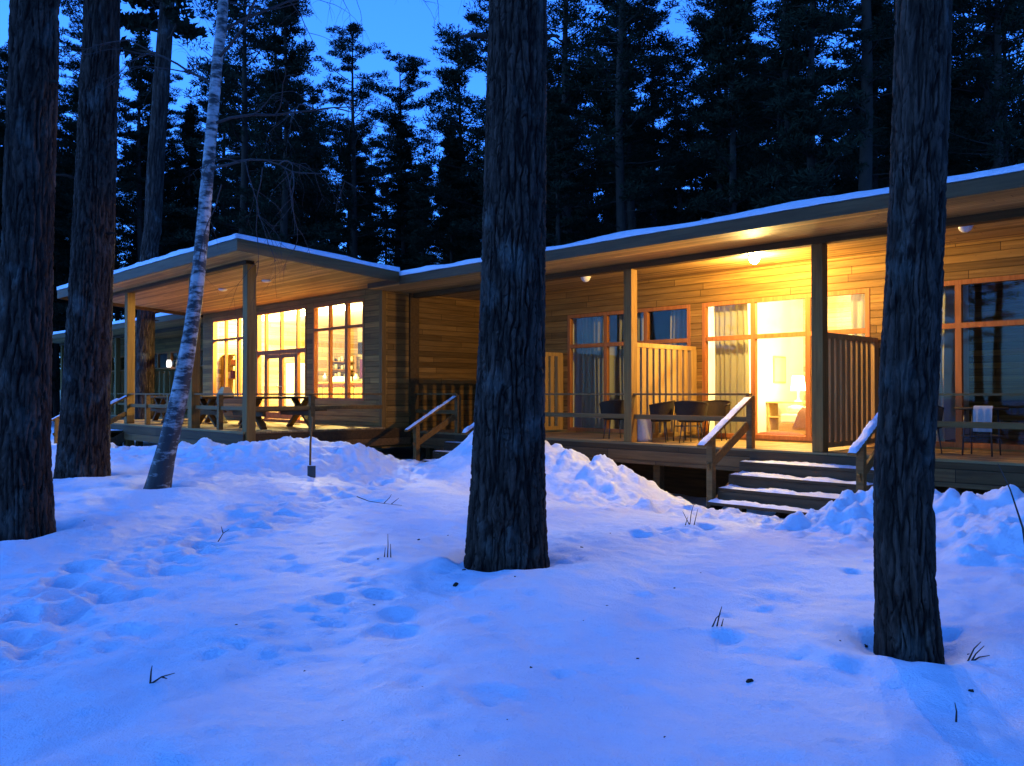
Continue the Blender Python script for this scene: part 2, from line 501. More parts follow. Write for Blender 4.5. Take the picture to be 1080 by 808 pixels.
def make_ground():
    gx = axis(-320, -19.5, 2.5, 260, 0.04)
    gy0 = axis(-160, -0.5, 12.6, 420, 0.045)
    gy = np.concatenate([gy0[gy0 < 5.8], np.arange(5.8, 12.4, 0.032), gy0[gy0 > 12.4]])
    X, Y = np.meshgrid(gx, gy)
    Z = ground_base(X, Y)
    near = np.exp(-((X + 8) / 16) ** 6 - ((Y - 5) / 10) ** 6)
    pm = path_mask(X, Y) * near
    rough = np.zeros_like(X)
    for (px, py, rx, ry, h, a) in PILES:
        rough = np.maximum(rough, np.exp(-(((X - px) / (rx * 1.25)) ** 2 + ((Y - py) / (ry * 1.25)) ** 2)))
    rough = np.maximum(rough, 0.8 * np.exp(-(((X + 6.6) / 2.6) ** 4 + ((Y - 10.6) / 0.9) ** 4)))
    rough *= near
    wx, wy = X + 0.12 * fbm(X * 2, Y * 2, 4.0, 2), Y + 0.12 * fbm(X * 2, Y * 2, 8.0, 2)
    Z += near * (0.020 * fbm(X * 2.2, Y * 2.2, 2.2, 3) + 0.011 * fbm(X * 6.5, Y * 6.5, 5.2, 3) + 0.004 * fbm(X * 17, Y * 17, 1.2, 2))
    Z += rough * 0.035 * (np.abs(fbm(wx * 1.7, wy * 1.7, 6.0, 4)) - 0.2)
    Z += rough * 0.035 * np.abs(fbm(wx * 6.5, wy * 6.5, 2.0, 3))
    Z += pm * (-0.05 + 0.06 * fbm(X * 2.9, Y * 2.9, 9.0, 4))
    g = np.random.default_rng(21)
    # broken lumps thrown up by the shovel
    n = 0
    while n < 3600:
        k = g.integers(len(PILES) + 2)
        if k < len(PILES):
            px, py, rx, ry, h, a = PILES[k]
            cx, cy = px + g.normal() * rx * 0.75, py + g.normal() * ry * 0.7
        else:
            cx, cy = g.uniform(-9.6, -4.0), 10.7 + g.normal() * 0.55
        r = min(0.025 + g.exponential(0.045) ** 1.0, 0.24)
        n += 1
        if cy > 12.3 or (-7.6 < cx < -5.1 and cy > 11.25): continue
        if cx < -16.9 and cy > 7.9: continue
        ax, ay = r * g.uniform(0.75, 1.35), r * g.uniform(0.75, 1.35)
        i0, i1 = np.searchsorted(gx, [cx - 2 * ax, cx + 2 * ax]); j0, j1 = np.searchsorted(gy, [cy - 2 * ay, cy + 2 * ay])
        if i1 - i0 < 2 or j1 - j0 < 2: continue
        sx, sy = X[j0:j1, i0:i1], Y[j0:j1, i0:i1]
        th = g.uniform(0, 3.14)
        dx, dy = (sx - cx) * math.cos(th) + (sy - cy) * math.sin(th), -(sx - cx) * math.sin(th) + (sy - cy) * math.cos(th)
        wob = 1 + 0.35 * perlin(sx * 7, sy * 7, n * 0.37)
        d2 = ((dx / ax) ** 2 + (dy / ay) ** 2) * wob
        Z[j0:j1, i0:i1] += (0.22 * r + 0.012) * g.uniform(0.4, 1.3) * np.clip(1 - d2, 0, 1) ** 0.4
    # soft dents: old footprints and drips fallen from the trees
    pts = [(-13.2, 9.3), (-11.2, 7.6), (-10.3, 6.2), (-9.4, 4.6), (-7.5, 2.4), (-5.5, 0.8)]
    dents = []
    for (a, b) in zip(pts[:-1], pts[1:]):
        L = math.hypot(b[0] - a[0], b[1] - a[1])
        for s in np.arange(0, L, 0.17):
            t = s / L
            dents.append((a[0] + (b[0] - a[0]) * t + g.normal() * 0.33, a[1] + (b[1] - a[1]) * t + g.normal() * 0.33, g.uniform(0.09, 0.17), g.uniform(0.03, 0.075)))
    for _ in range(420):
        dents.append((g.uniform(-18, 2), g.uniform(0, 11), g.uniform(0.05, 0.22), g.uniform(0.006, 0.03)))
    for s in np.arange(0, 1, 0.07):
        dents.append((-4.6 - 1.3 * s + g.normal() * 0.12, 10.0 - 3.0 * s + g.normal() * 0.12, 0.15, 0.05))
    for (cx, cy, r, dp) in dents:
        i0, i1 = np.searchsorted(gx, [cx - 2.5 * r, cx + 2.5 * r]); j0, j1 = np.searchsorted(gy, [cy - 2.5 * r, cy + 2.5 * r])
        if i1 - i0 < 2 or j1 - j0 < 2: continue
        d2 = ((X[j0:j1, i0:i1] - cx) ** 2 + (Y[j0:j1, i0:i1] - cy) ** 2) / (r * r)
        Z[j0:j1, i0:i1] += dp * (0.45 * np.exp(-((np.sqrt(d2) - 1.25) / 0.4) ** 2) - np.exp(-d2 * 1.3))
    for (tx, ty, tr) in TREE_WELLS:
        dd = np.hypot(X - tx, Y - ty)
        Z += 0.05 * np.exp(-((dd - tr * 2.6) / (tr * 1.3)) ** 2) * (1 + 0.5 * perlin(X * 3, Y * 3, 1.0)) - 0.07 * np.exp(-((dd - tr) / 0.10) ** 2)
    ny, nx = X.shape
    V = np.stack([X, Y, Z], -1).reshape(-1, 3)
    i = (np.arange(ny - 1)[:, None] * nx + np.arange(nx - 1)[None, :]).ravel()
    F = np.stack([i, i + 1, i + nx + 1, i + nx], 1)
    o = link("snowy_ground", mesh_from("snowy_ground", V, F), M['snow'], None, True)
    tag(o, kind="structure")
    return gx, gy, Z

GX, GY, GZ = make_ground()
def gz(x, y):
    i = int(np.clip(np.searchsorted(GX, x), 1, len(GX) - 1)); j = int(np.clip(np.searchsorted(GY, y), 1, len(GY) - 1))
    return float(GZ[j - 1:j + 1, i - 1:i + 1].mean())

# ------------------------------------------------------------------ the lodge
DECK, PDECK = 0.90, 1.02
CEIL = 4.40
V_POST, V_WALL, V_EAVE = 13.0, 15.25, 11.56
PX0, PX1 = -27.3, -17.0            # hall block, left and right
lodge = thing("lodge", "long low timber lodge with snow on its flat roofs and lit windows behind the porches", "building", (-12, 13, 0))
def part(mb, name, mat, **kw):
    return mb.build(name, M[mat], kw.pop('parent', lodge), **kw)

def wall_cells(mb, u0, u1, z0, z1, v0, v1, holes):
    xs = sorted({u0, u1, *[h[0] for h in holes], *[h[1] for h in holes]})
    for a, b in zip(xs[:-1], xs[1:]):
        hs = sorted([h for h in holes if h[0] <= a + 1e-6 and h[1] >= b - 1e-6], key=lambda h: h[2])
        z = z0
        for h in hs:
            if h[2] > z + 1e-4: mb.box(a, b, v0, v1, z, h[2])
            z = h[3]
        if z < z1 - 1e-4: mb.box(a, b, v0, v1, z, z1)

def window(u0, u1, z0, z1, v, mull=(), trans=(), fw=0.07, dep=0.10):
    """frame and panes at the wall front v; mull: upright centres, (u, z0, z1); trans: (z, u0, u1)"""
    f = MB()
    v0, v1 = v - 0.012, v + dep
    f.box(u0, u0 + fw, v0, v1, z0, z1); f.box(u1 - fw, u1, v0, v1, z0, z1)
    f.box(u0 + fw, u1 - fw, v0, v1, z1 - fw, z1); f.box(u0 + fw, u1 - fw, v0, v1, z0, z0 + fw)
    for (c, a, b, wd) in mull: f.box(c - wd / 2, c + wd / 2, v0 + 0.008, v1 - 0.008, a, b)
    for (z, a, b, wd) in trans: f.box(a, b, v0 + 0.004, v1 - 0.004, z - wd / 2, z + wd / 2)
    fr = part(f, "window", 'frame')
    p = MB(); p.box(u0 + fw * 0.6, u1 - fw * 0.6, v + 0.04, v + 0.046, z0 + fw * 0.6, z1 - fw * 0.6)
    part(p, "pane", 'glass', parent=fr)
    return fr

# --- hall front wall (y = 12) with its three tall windows
HV = 12.0
W1 = (-26.55, -23.85, 1.66, 4.26); W2 = (-23.5, -20.6, 1.03, 4.28); W3 = (-20.25, -17.78, 1.66, 4.26)
mb = MB(); wall_cells(mb, PX0, PX1, 0.5, 4.50, HV, HV + 0.16, [W1, W2, W3]); part(mb, "front_wall", 'siding')
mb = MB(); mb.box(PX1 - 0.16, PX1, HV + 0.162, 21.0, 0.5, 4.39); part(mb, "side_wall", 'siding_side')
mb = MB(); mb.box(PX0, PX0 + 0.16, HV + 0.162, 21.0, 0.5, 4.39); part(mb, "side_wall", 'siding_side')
mb = MB(); mb.box(PX1 - 0.02, PX1 + 0.06, V_POST - 0.18, V_POST + 0.1, DECK, CEIL - 0.003); part(mb, "corner_board", 'beam')
mb = MB(); mb.box(PX1 - 0.10, PX1 + 0.025, HV - 0.025, HV + 0.10, PDECK, 4.48); part(mb, "corner_board", 'post')

def thirds(wd, n=3):
    return [wd[0] + (wd[1] - wd[0]) * k / n for k in range(1, n)]
for wd in (W1, W3):
    m = [(c, wd[2], wd[3], 0.06) for c in thirds(wd)]
    m[1] = (m[1][0], wd[2], wd[3], 0.13)
    window(*wd, HV, m, [(3.58, wd[0], wd[1], 0.07)])
# the door group: side lights, double door, four panes above
window(*W2, HV, [(-22.98, 1.1, 4.25, 0.07), (-22.05, 3.1, 4.25, 0.06), (-21.12, 1.1, 4.25, 0.07)], [(3.06, W2[0], W2[1], 0.12)])
for (a, b, hs) in ((-22.94, -22.06, 1), (-22.04, -21.16, -1)):
    d = MB()
    for x0, x1 in ((a, a + 0.10), (b - 0.10, b)): d.box(x0, x1, HV + 0.0, HV + 0.06, 1.11, 2.99)
    d.box(a + 0.10, b - 0.10, HV + 0.003, HV + 0.057, 2.88, 2.99); d.box(a + 0.10, b - 0.10, HV + 0.003, HV + 0.057, 1.11, 1.30)
    dr = part(d, "door", 'frame')
    hx = b - 0.05 if hs == 1 else a + 0.05
    h = MB().tube([(hx, HV - 0.01, 2.05), (hx, HV - 0.06, 2.05), (hx - hs * 0.11, HV - 0.06, 2.05)], 0.011, 8)
    part(h, "handle", 'steel', parent=dr, smooth=True)

# --- bedroom wing walls (y = 15.25), the right wing and the left wing
UNIT = 3.85
def unit_window(u0):                         # u0 is the unit's left party line
    return (u0 + 0.17, u0 + 3.72, DECK + 0.04, DECK + 2.87)
RU = [-17.80, -13.95, -10.10, -6.25, -2.40, 1.45]
LU = [-46.0 + UNIT * k for k in range(5)]
for name, us, x0, x1 in (("right", RU[1:], PX1, 5.3), ("left", LU, -46.2, PX0)):
    holes = [unit_window(u) for u in us if u + 3.8 < x1 + 0.2]
    mb = MB(); wall_cells(mb, x0, x1, 0.45, CEIL - 0.004, V_WALL, V_WALL + 0.15, holes); part(mb, "porch_wall", 'siding')
    for h in holes:
        window(*h, V_WALL, [(h[0] + 1.19, h[2], h[3], 0.10), (h[0] + 2.36, h[2], h[3], 0.10)], [(DECK + 2.10, h[0], h[1], 0.09)], 0.08)
mb = MB(); mb.box(-46.2, 5.3, 21.0, 21.15, 0.3, CEIL - 0.004); part(mb, "rear_wall", 'siding')
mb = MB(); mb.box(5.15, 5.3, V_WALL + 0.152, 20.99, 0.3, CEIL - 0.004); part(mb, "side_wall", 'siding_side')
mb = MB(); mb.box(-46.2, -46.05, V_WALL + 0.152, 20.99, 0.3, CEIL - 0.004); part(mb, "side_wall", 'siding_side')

# --- inside: party walls, floors, linings
for u in RU[1:] + LU[1:]: part(MB().box(u - 0.05, u + 0.05, V_WALL + 0.16, 20.0, DECK - 0.02, CEIL - 0.03), "partition", 'plaster')
for a, b, mt in ((PX1 + 0.02, -10.10, 'siding'), (-10.097, -6.253, 'room_wall'), (-6.25, 5.1, 'siding'), (-46, PX0 - 0.02, 'siding')):  # darkness of the unlit rooms is put into their darker lining boards
    mb = MB(); mb.box(a, b, 20.003, 20.1, DECK - 0.05, CEIL - 0.02); part(mb, "room_lining", mt)
mb = MB(); mb.box(PX1 + 0.02, 5.1, V_WALL + 0.155, 20.0, DECK - 0.09, DECK - 0.025); part(mb, "room_floor", 'room_floor')
mb = MB(); mb.box(-46, PX0 - 0.02, V_WALL + 0.155, 20.0, DECK - 0.09, DECK - 0.025); part(mb, "room_floor", 'room_floor')
mb = MB(); mb.box(PX1 + 0.02, 5.1, V_WALL + 0.155, 20.0, CEIL - 0.028, CEIL - 0.008); part(mb, "room_ceiling", 'plaster')
mb = MB(); mb.box(PX0 + 0.17, PX1 - 0.17, HV + 0.165, 18.0, PDECK - 0.08, PDECK - 0.005); part(mb, "hall_floor", 'room_floor')
mb = MB(); mb.box(PX0 + 0.17, PX1 - 0.17, 18.003, 18.1, PDECK, 4.38); part(mb, "hall_lining", 'room_wall')
mb = MB(); mb.box(PX0 + 0.163, PX0 + 0.19, HV + 0.165, 18.0, PDECK, 4.335); part(mb, "hall_lining", 'hall_wall')
mb = MB(); mb.box(PX0 + 0.193, PX0 + 0.22, 14.2, 17.98, PDECK + 2.55, PDECK + 2.72); part(mb, "wall_rail", 'screen')
mb = MB(); mb.box(PX1 - 0.19, PX1 - 0.163, HV + 0.165, 18.0, PDECK, 4.38); part(mb, "hall_lining", 'plaster')
mb = MB(); mb.box(PX0 + 0.17, PX1 - 0.17, HV + 0.165, 18.0, 4.34, 4.378); part(mb, "hall_ceiling", 'plaster')

# --- roofs
def roof_slab(name, u0, u1, v0, v1, zt0, zt1, th0, th1, snow_t, wavy=True):
    mb = MB(); mb.hexa([(u0, v0, zt0 - th0), (u1, v0, zt0 - th0), (u1, v1, zt1 - th1), (u0, v1, zt1 - th1),
                        (u0, v0, zt0), (u1, v0, zt0), (u1, v1, zt1), (u0, v1, zt1)])
    r = part(mb, name, 'fascia')
    nu, nv = int((u1 - u0) / 0.12) + 1, int((v1 - v0) / 0.3) + 2
    us, vv = np.linspace(u0 - 0.02, u1 + 0.02, nu), np.linspace(v0 - 0.025, v1, nv)
    U, V = np.meshgrid(us, vv)
    t = (V - v0) / (v1 - v0)
    zb = zt0 + (zt1 - zt0) * t + 0.004
    Zt = zb + snow_t * (1 + 0.42 * fbm(U * 0.7, V * 0.8, 3.3, 4))
    jag = 0.03 * fbm(U * 1.7, V * 0.3, 5.1, 4)
    V2 = V + np.where(np.arange(nv)[:, None] == 0, jag - 0.01, 0)
    top = np.stack([U, V2, Zt], -1); bot = np.stack([U, V2 + 0.01, zb], -1)
    ins = np.stack([U, V2, (zb + Zt) / 2], -1)
    L = Vector(lodge.location)
    verts = np.concatenate([top.reshape(-1, 3), bot.reshape(-1, 3)]) - np.array(L)
    N = nu * nv
    i = (np.arange(nv - 1)[:, None] * nu + np.arange(nu - 1)[None, :]).ravel()
    F = [np.stack([i, i + 1, i + nu + 1, i + nu], 1)]
    b = np.concatenate([np.arange(nu), np.arange(1, nv) * nu + nu - 1, (nv - 1) * nu + np.arange(nu - 2, -1, -1), np.arange(nv - 2, 0, -1) * nu])
    b2 = np.roll(b, -1)
    F.append(np.stack([b, b + N, b2 + N, b2], 1))
    link("roof_snow", mesh_from("roof_snow", verts, np.concatenate(F)), M['snow'], r, True)
    return r

ZR = 4.57
roof_slab("roof", -15.70, 5.6, V_EAVE, 21.4, ZR, ZR, ZR - CEIL - 0.012, ZR - CEIL - 0.012, 0.085)
roof_slab("roof", PX1 + 0.003, -15.704, V_EAVE + 0.004, 21.4, ZR - 0.003, ZR - 0.003, ZR - CEIL - 0.012, ZR - CEIL - 0.012, 0.08)
roof_slab("roof", -46.5, PX0 - 0.10, V_EAVE, 21.4, ZR, ZR, ZR - CEIL - 0.012, ZR - CEIL - 0.012, 0.11)
roof_slab("roof", PX0 - 0.097, PX1, HV + 0.17, 21.4, 4.64, 4.62, 0.23, 0.21, 0.09)
# hall porch roof, falling gently to the back
def psof(v): return 4.80 - 0.068 * (v - 7.6)
roof_slab("roof", PX0 - 0.1, -15.70, 7.6, V_EAVE, 4.935, 4.66, 0.13, 0.118, 0.09)
roof_slab("roof", PX0 - 0.1, PX1 - 0.003, V_EAVE + 0.003, HV + 0.166, 4.66, 4.635, 0.118, 0.12, 0.08)
# boards on the eaves
mb = MB(); mb.box(PX0 - 0.1, -15.70, 7.575, 7.598, psof(7.6) - 0.11, 4.925); part(mb, "fascia_board", 'fascia')
mb = MB(); mb.hexa([(-15.698, 7.575, 4.69), (-15.672, 7.575, 4.69), (-15.672, V_EAVE, 4.42), (-15.698, V_EAVE, 4.42),
                    (-15.698, 7.575, 4.925), (-15.672, 7.575, 4.925), (-15.672, V_EAVE, 4.655), (-15.698, V_EAVE, 4.655)]); part(mb, "fascia_board", 'fascia_side')
mb = MB(); mb.hexa([(PX0 - 0.127, 7.575, 4.69), (PX0 - 0.102, 7.575, 4.69), (PX0 - 0.102, V_EAVE, 4.42), (PX0 - 0.127, V_EAVE, 4.42),
                    (PX0 - 0.127, 7.575, 4.925), (PX0 - 0.102, 7.575, 4.925), (PX0 - 0.102, V_EAVE, 4.655), (PX0 - 0.127, V_EAVE, 4.655)]); part(mb, "fascia_board", 'fascia_side')
mb = MB(); mb.box(-15.668, 5.6, V_EAVE - 0.025, V_EAVE - 0.003, CEIL - 0.03, ZR - 0.006); part(mb, "fascia_board", 'fascia')
mb = MB(); mb.box(-46.5, PX0 - 0.13, V_EAVE - 0.025, V_EAVE - 0.003, CEIL - 0.03, ZR - 0.006); part(mb, "fascia_board", 'fascia')
# soffits
mb = MB(); mb.box(PX1 + 0.01, 5.5, V_EAVE + 0.003, V_WALL - 0.003, CEIL - 0.010, CEIL + 0.006); part(mb, "soffit", 'soffit')
mb = MB(); mb.box(-46.4, PX0 - 0.11, V_EAVE + 0.003, V_WALL - 0.003, CEIL - 0.010, CEIL + 0.006); part(mb, "soffit", 'soffit')
a, b = 7.603, HV - 0.004
mb = MB(); mb.hexa([(PX0 - 0.09, a, psof(a) - 0.012), (-15.702, a, psof(a) - 0.012), (-15.702, V_EAVE, psof(V_EAVE) - 0.012), (PX0 - 0.09, V_EAVE, psof(V_EAVE) - 0.012),
                    (PX0 - 0.09, a, psof(a) + 0.004), (-15.702, a, psof(a) + 0.004), (-15.702, V_EAVE, psof(V_EAVE) + 0.004), (PX0 - 0.09, V_EAVE, psof(V_EAVE) + 0.004)])
mb.hexa([(PX0 - 0.09, V_EAVE, psof(V_EAVE) - 0.012), (PX1 - 0.01, V_EAVE, psof(V_EAVE) - 0.012), (PX1 - 0.01, b, psof(b) - 0.012), (PX0 - 0.09, b, psof(b) - 0.012),
         (PX0 - 0.09, V_EAVE, psof(V_EAVE) + 0.004), (PX1 - 0.01, V_EAVE, psof(V_EAVE) + 0.004), (PX1 - 0.01, b, psof(b) + 0.004), (PX0 - 0.09, b, psof(b) + 0.004)])
part(mb, "soffit", 'soffit')
# beams and posts
mb = MB(); mb.box(PX1 + 0.063, 5.4, V_POST - 0.09, V_POST + 0.09, CEIL - 0.13, CEIL - 0.013); part(mb, "beam", 'beam')
mb = MB(); mb.box(-46.3, PX0 - 0.12, V_POST - 0.09, V_POST + 0.09, CEIL - 0.13, CEIL - 0.013); part(mb, "beam", 'beam')
FV = 8.47
mb = MB(); mb.box(PX0, PX1 + 0.1, FV - 0.1, FV + 0.1, psof(FV) - 0.10, psof(FV) - 0.018); part(mb, "beam", 'beam')
for u in (-26.9, -24.0, -19.75, -16.93):
    mb = MB(); mb.box(u - 0.105, u + 0.105, FV - 0.105, FV + 0.105, 0.3, psof(FV) - 0.102); part(mb, "post", 'post', bevel=0.008)
for u in RU[1:] + [5.2] + LU:
    mb = MB(); mb.box(u - 0.095, u + 0.095, V_POST - 0.095, V_POST + 0.095, DECK + 0.002, CEIL - 0.132); part(mb, "post", 'post', bevel=0.008)

# --- decks
mb = MB(); mb.box(PX1 + 0.02, 5.3, V_POST - 0.12, V_WALL - 0.003, DECK - 0.035, DECK); part(mb, "deck", 'deck')
mb = MB(); mb.box(-46.2, PX0 - 0.02, V_POST - 0.12, V_WALL - 0.003, DECK - 0.035, DECK); part(mb, "deck", 'deck')
mb = MB(); mb.box(PX0, PX1 + 0.12, FV - 0.16, HV - 0.003, PDECK - 0.035, PDECK); part(mb, "deck", 'deck')
mb = MB(); mb.box(PX1 + 0.15, 5.3, V_POST - 0.115, V_POST - 0.085, DECK - 0.40, DECK - 0.038); part(mb, "deck_skirt", 'deck_fascia')
mb = MB(); mb.box(-46.2, PX0 - 0.02, V_POST - 0.115, V_POST - 0.085, DECK - 0.40, DECK - 0.038); part(mb, "deck_skirt", 'deck_fascia')
mb = MB(); mb.box(PX0, PX1 + 0.115, FV - 0.155, FV - 0.125, PDECK - 0.44, PDECK - 0.038); part(mb, "deck_skirt", 'deck_fascia')
mb = MB(); mb.box(PX1 + 0.085, PX1 + 0.115, FV - 0.122, V_POST - 0.2, PDECK - 0.44, PDECK - 0.038); part(mb, "deck_skirt", 'deck_fascia')
for k in range(13): part(MB().box(-16.6 + k * 1.75, -16.45 + k * 1.75, V_POST + 0.05, V_POST + 0.2, -0.6, DECK - 0.04), "deck_footing", 'beam')
part(MB().box(PX1 + 0.1, 5.2, V_WALL - 0.1, V_WALL - 0.02, -0.6, DECK - 0.04), "foundation_wall", 'beam')
for k in range(7): part(MB().box(-27 + k * 1.6, -26.85 + k * 1.6, FV + 0.1, FV + 0.25, -0.6, PDECK - 0.04), "deck_footing", 'beam')

# --- railings
def railing(p, q, deck, posts=()):
    """p, q: (x, y) ends; posts: fractions with a short post"""
    mb = MB()
    P, Q = Vector((*p, 0)), Vector((*q, 0))
    mb.bar(P + Vector((0, 0, 1.835)), Q + Vector((0, 0, 1.835)), 0.11, 0.035)
    mb.bar(P + Vector((0, 0, deck + 0.50)), Q + Vector((0, 0, deck + 0.50)), 0.035, 0.09)
    r = part(mb, "railing", 'rail', bevel=0.004)
    for t in posts:
        c = P.lerp(Q, t)
        part(MB().box(c.x - 0.055, c.x + 0.055, c.y - 0.055, c.y + 0.055, deck + 0.002, 1.8165), "railing_post", 'rail', parent=r, bevel=0.005)
ST1 = (-7.50, -5.05); ST2 = (-15.30, -13.30)
railing((ST2[1] + 0.05, V_POST), (-10.20, V_POST), DECK, (0.0,))
railing((-10.0, V_POST), (ST1[0], V_POST), DECK, (1.0,))
railing((ST1[1], V_POST), (-2.5, V_POST), DECK, (0.0,))
railing((-2.3, V_POST), (1.35, V_POST), DECK, ())
railing((PX1 + 0.07, V_POST), (ST2[0], V_POST), DECK, (1.0,))
railing((-24.4 + 0.51, FV), (-19.86, FV), PDECK, (0.30, 0.66))
railing((-19.64, FV), (-17.04, FV), PDECK, (0.5,))
railing((PX1 + 0.07, FV + 0.11), (PX1 + 0.07, HV - 0.03), PDECK, (0.42,))
railing((-26.8, FV), (-26.2, FV), PDECK, (1.0,))
for k in range(4): railing((LU[k] + 0.1, V_POST), (LU[k + 1] - 0.1, V_POST), DECK)

# --- stairs
def snow_strip(mbv, u0, u1, v0, v1, z, th, seed, lump=0.5):
    """a rough little slab of snow"""
    nu, nv = max(4, int((u1 - u0) / 0.035)), 7
    us, vv = np.linspace(u0, u1, nu), np.linspace(v0, v1, nv)
    U, V = np.meshgrid(us, vv)
    e = np.minimum(np.minimum(U - u0, u1 - U) / 0.05, np.minimum(V - v0, v1 - V) / 0.05)
    cover = sstep(-0.25, 0.25, fbm(U * 1.6 + seed, V * 3.0, seed * 1.7, 3) + 0.12)
    Zt = z + 0.003 + np.clip(e, 0, 1) ** 0.5 * th * (0.12 + cover * (0.75 + lump * np.abs(fbm(U * 5 + seed, V * 6, seed, 3))))
    Ed = V + np.where(np.arange(nv)[:, None] == 0, 0.025 * fbm(U * 4, V, seed + 2.0, 2), 0)
    n0 = len(mbv.v)
    mbv.v += [tuple(q) for q in np.stack([U, Ed, Zt], -1).reshape(-1, 3)]
    for j in range(nv - 1):
        for i in range(nu - 1):
            a0 = n0 + j * nu + i
            mbv.f.append((a0, a0 + 1, a0 + nu + 1, a0 + nu))

def stairs(u0, u1, ve, deck, n, rise, run, seed, rails=(1, 1), snow=0.04):
    ev = ve - 0.12
    root = None
    for u in ((u0 + u1) / 2, u0 + 0.03, u1 - 0.03):
        L = n * run
        st = MB()
        st.hexa([(u - 0.03, ev - 0.003, deck - 0.50), (u + 0.03, ev - 0.003, deck - 0.50), (u + 0.03, ev - L - 0.1, deck - rise * n - 0.42), (u - 0.03, ev - L - 0.1, deck - rise * n - 0.42),
                 (u - 0.03, ev - 0.003, deck - 0.215), (u + 0.03, ev - 0.003, deck - 0.215), (u + 0.03, ev - L - 0.1, deck - rise * n - 0.19), (u - 0.03, ev - L - 0.1, deck - rise * n - 0.19)])
        if root is None: root = part(st, "stairs", 'stair')
        else: part(st, "stringer", 'stair', parent=root)
    for k in range(1, n + 1):
        z = deck - rise * k; v1 = ev - run * (k - 1) - 0.006; v0 = ev - run * k - 0.03
        part(MB().box(u0 + 0.065, u1 - 0.065, v0, v1, z - 0.045, z), "tread", 'stair', parent=root, bevel=0.004)
        s = MB(); snow_strip(s, u0 + 0.08, u1 - 0.08, v0 + 0.004, v1 - 0.01, z, snow * (0.55 + 0.30 * (k > 1)), seed + k * 3.1, 1.1)
        part(s, "tread_snow", 'snow', parent=root, smooth=True)
        part(MB().box(u0 + 0.07, u1 - 0.07, v1 - 0.03, v1 - 0.008, z + 0.0, z + rise - 0.05), "riser", 'stair', parent=root)
    for side, u in ((0, u0), (1, u1)):
        if not rails[side]: continue
        a, b = Vector((u, ev + 0.10, 1.80)), Vector((u, ev - 1.42, 1.00))
        part(MB().bar(a, b, 0.14, 0.04), "handrail", 'rail', parent=root, bevel=0.004)
        part(MB().bar(a - Vector((0, 0.08, 0.50)), b + Vector((0, 0.22, -0.35)), 0.045, 0.13), "lower_rail", 'rail', parent=root, bevel=0.004)
        nv = ev - 1.12
        part(MB().box(u - 0.055, u + 0.055, nv - 0.055, nv + 0.055, -0.5, 1.135), "newel_post", 'rail', parent=root, bevel=0.005)
        # snow lying on the sloping rail
        th = 0.05 if side else 0.022
        N = 60
        s = MB(); prev = None
        rows = []
        for i in range(N):
            t = i / (N - 1)
            c = a.lerp(b, 0.05 + 0.95 * t) + Vector((0, 0, 0.0235))
            hgt = th * float(0.55 + 0.75 * sstep(-0.3, 0.3, fbm(t * 6 + seed, side * 3.0, 1.0, 3)))
            if i in (0, N - 1): hgt = 0.002
            wv = 0.064 + 0.004 * math.sin(i * 1.7)
            rows.append([c + Vector((-wv, 0, 0.0)), c + Vector((-wv * 0.85, 0, hgt * 0.75)), c + Vector((-wv * 0.3, 0, hgt)), c + Vector((wv * 0.3, 0, hgt)), c + Vector((wv * 0.85, 0, hgt * 0.75)), c + Vector((wv, 0, 0.0))])
        for r_ in rows: s.v += [tuple(q) for q in r_]
        for i in range(N - 1):
            for k in range(5): s.f.append((i * 6 + k, i * 6 + k + 1, (i + 1) * 6 + k + 1, (i + 1) * 6 + k))
        part(s, "rail_snow", 'snow', parent=root, smooth=True)
    return root
stairs(*ST1, V_POST, DECK, 4, 0.195, 0.335, 1.0)
stairs(*ST2, V_POST, DECK, 4, 0.195, 0.335, 7.0, snow=0.02)
stairs(-26.15, -23.95, FV, PDECK, 3, 0.19, 0.34, 13.0, snow=0.05)

# --- privacy screens at each party line
def screen(u):
    mb = MB(); z0, z1 = DECK + 0.06, DECK + 1.95
    y0, y1 = V_POST + 0.10, V_WALL - 0.03
    mb.box(u - 0.035, u + 0.035, y0, y1, z1 - 0.09, z1); mb.box(u - 0.035, u + 0.035, y0, y1, z0, z0 + 0.09)
    mb.box(u - 0.045, u + 0.045, y1 - 0.20, y1, z0 + 0.092, z1 - 0.092)
    n = 9
    for k in range(n):
        c = y0 + 0.10 + k * (y1 - 0.24 - y0 - 0.1) / (n - 0.4)
        mb.box(u - 0.022, u + 0.022, c - 0.065, c + 0.065, z0 + 0.091, z1 - 0.091)
    part(mb, "privacy_screen", 'screen')
for u in RU[1:5] + LU[1:]: screen(u)

# ------------------------------------------------------------------ lamps
def point(name, loc, power, col, rad, parent=None):
    d = bpy.data.lights.new(name, 'POINT'); d.energy = power; d.color = col; d.shadow_soft_size = rad
    o = bpy.data.objects.new(name, d); COL.objects.link(o)
    if parent is not None: o.parent = parent
    o.location = loc
    return o

def ceiling_lamp(loc, label, mat, power=0, col=WARM, r=0.10, group=None, name="ceiling_lamp", dome=0.09):
    t = thing(name, label, "lamp", loc, 0, group)
    b = MB().lathe([(r * 1.15, 0), (r * 1.15, -0.02), (r * 0.95, -0.028)], loc, 24); b.build("lamp_base", M['white'], t, True)
    pr = [(r * math.cos(q), -0.028 - dome * math.sin(q)) for q in np.linspace(0, 1.5, 9)]
    MB().lathe(pr, loc, 24).build("lamp_glass", M[mat], t, True)
    if power: point("lamp_light", (0, 0, -0.03 - dome - 0.10), power, col, 0.07, t)
    return t
ceiling_lamp((-7.9, 13.85, CEIL - 0.012), "glaring lit dome lamp on the porch ceiling above the snowy steps", 'lamp_on', 400, WARM, 0.10, dome=0.13)
ceiling_lamp((-11.9, 13.75, CEIL - 0.012), "unlit dome lamp on the dark porch ceiling just right of the thick middle pine", 'lamp_off')
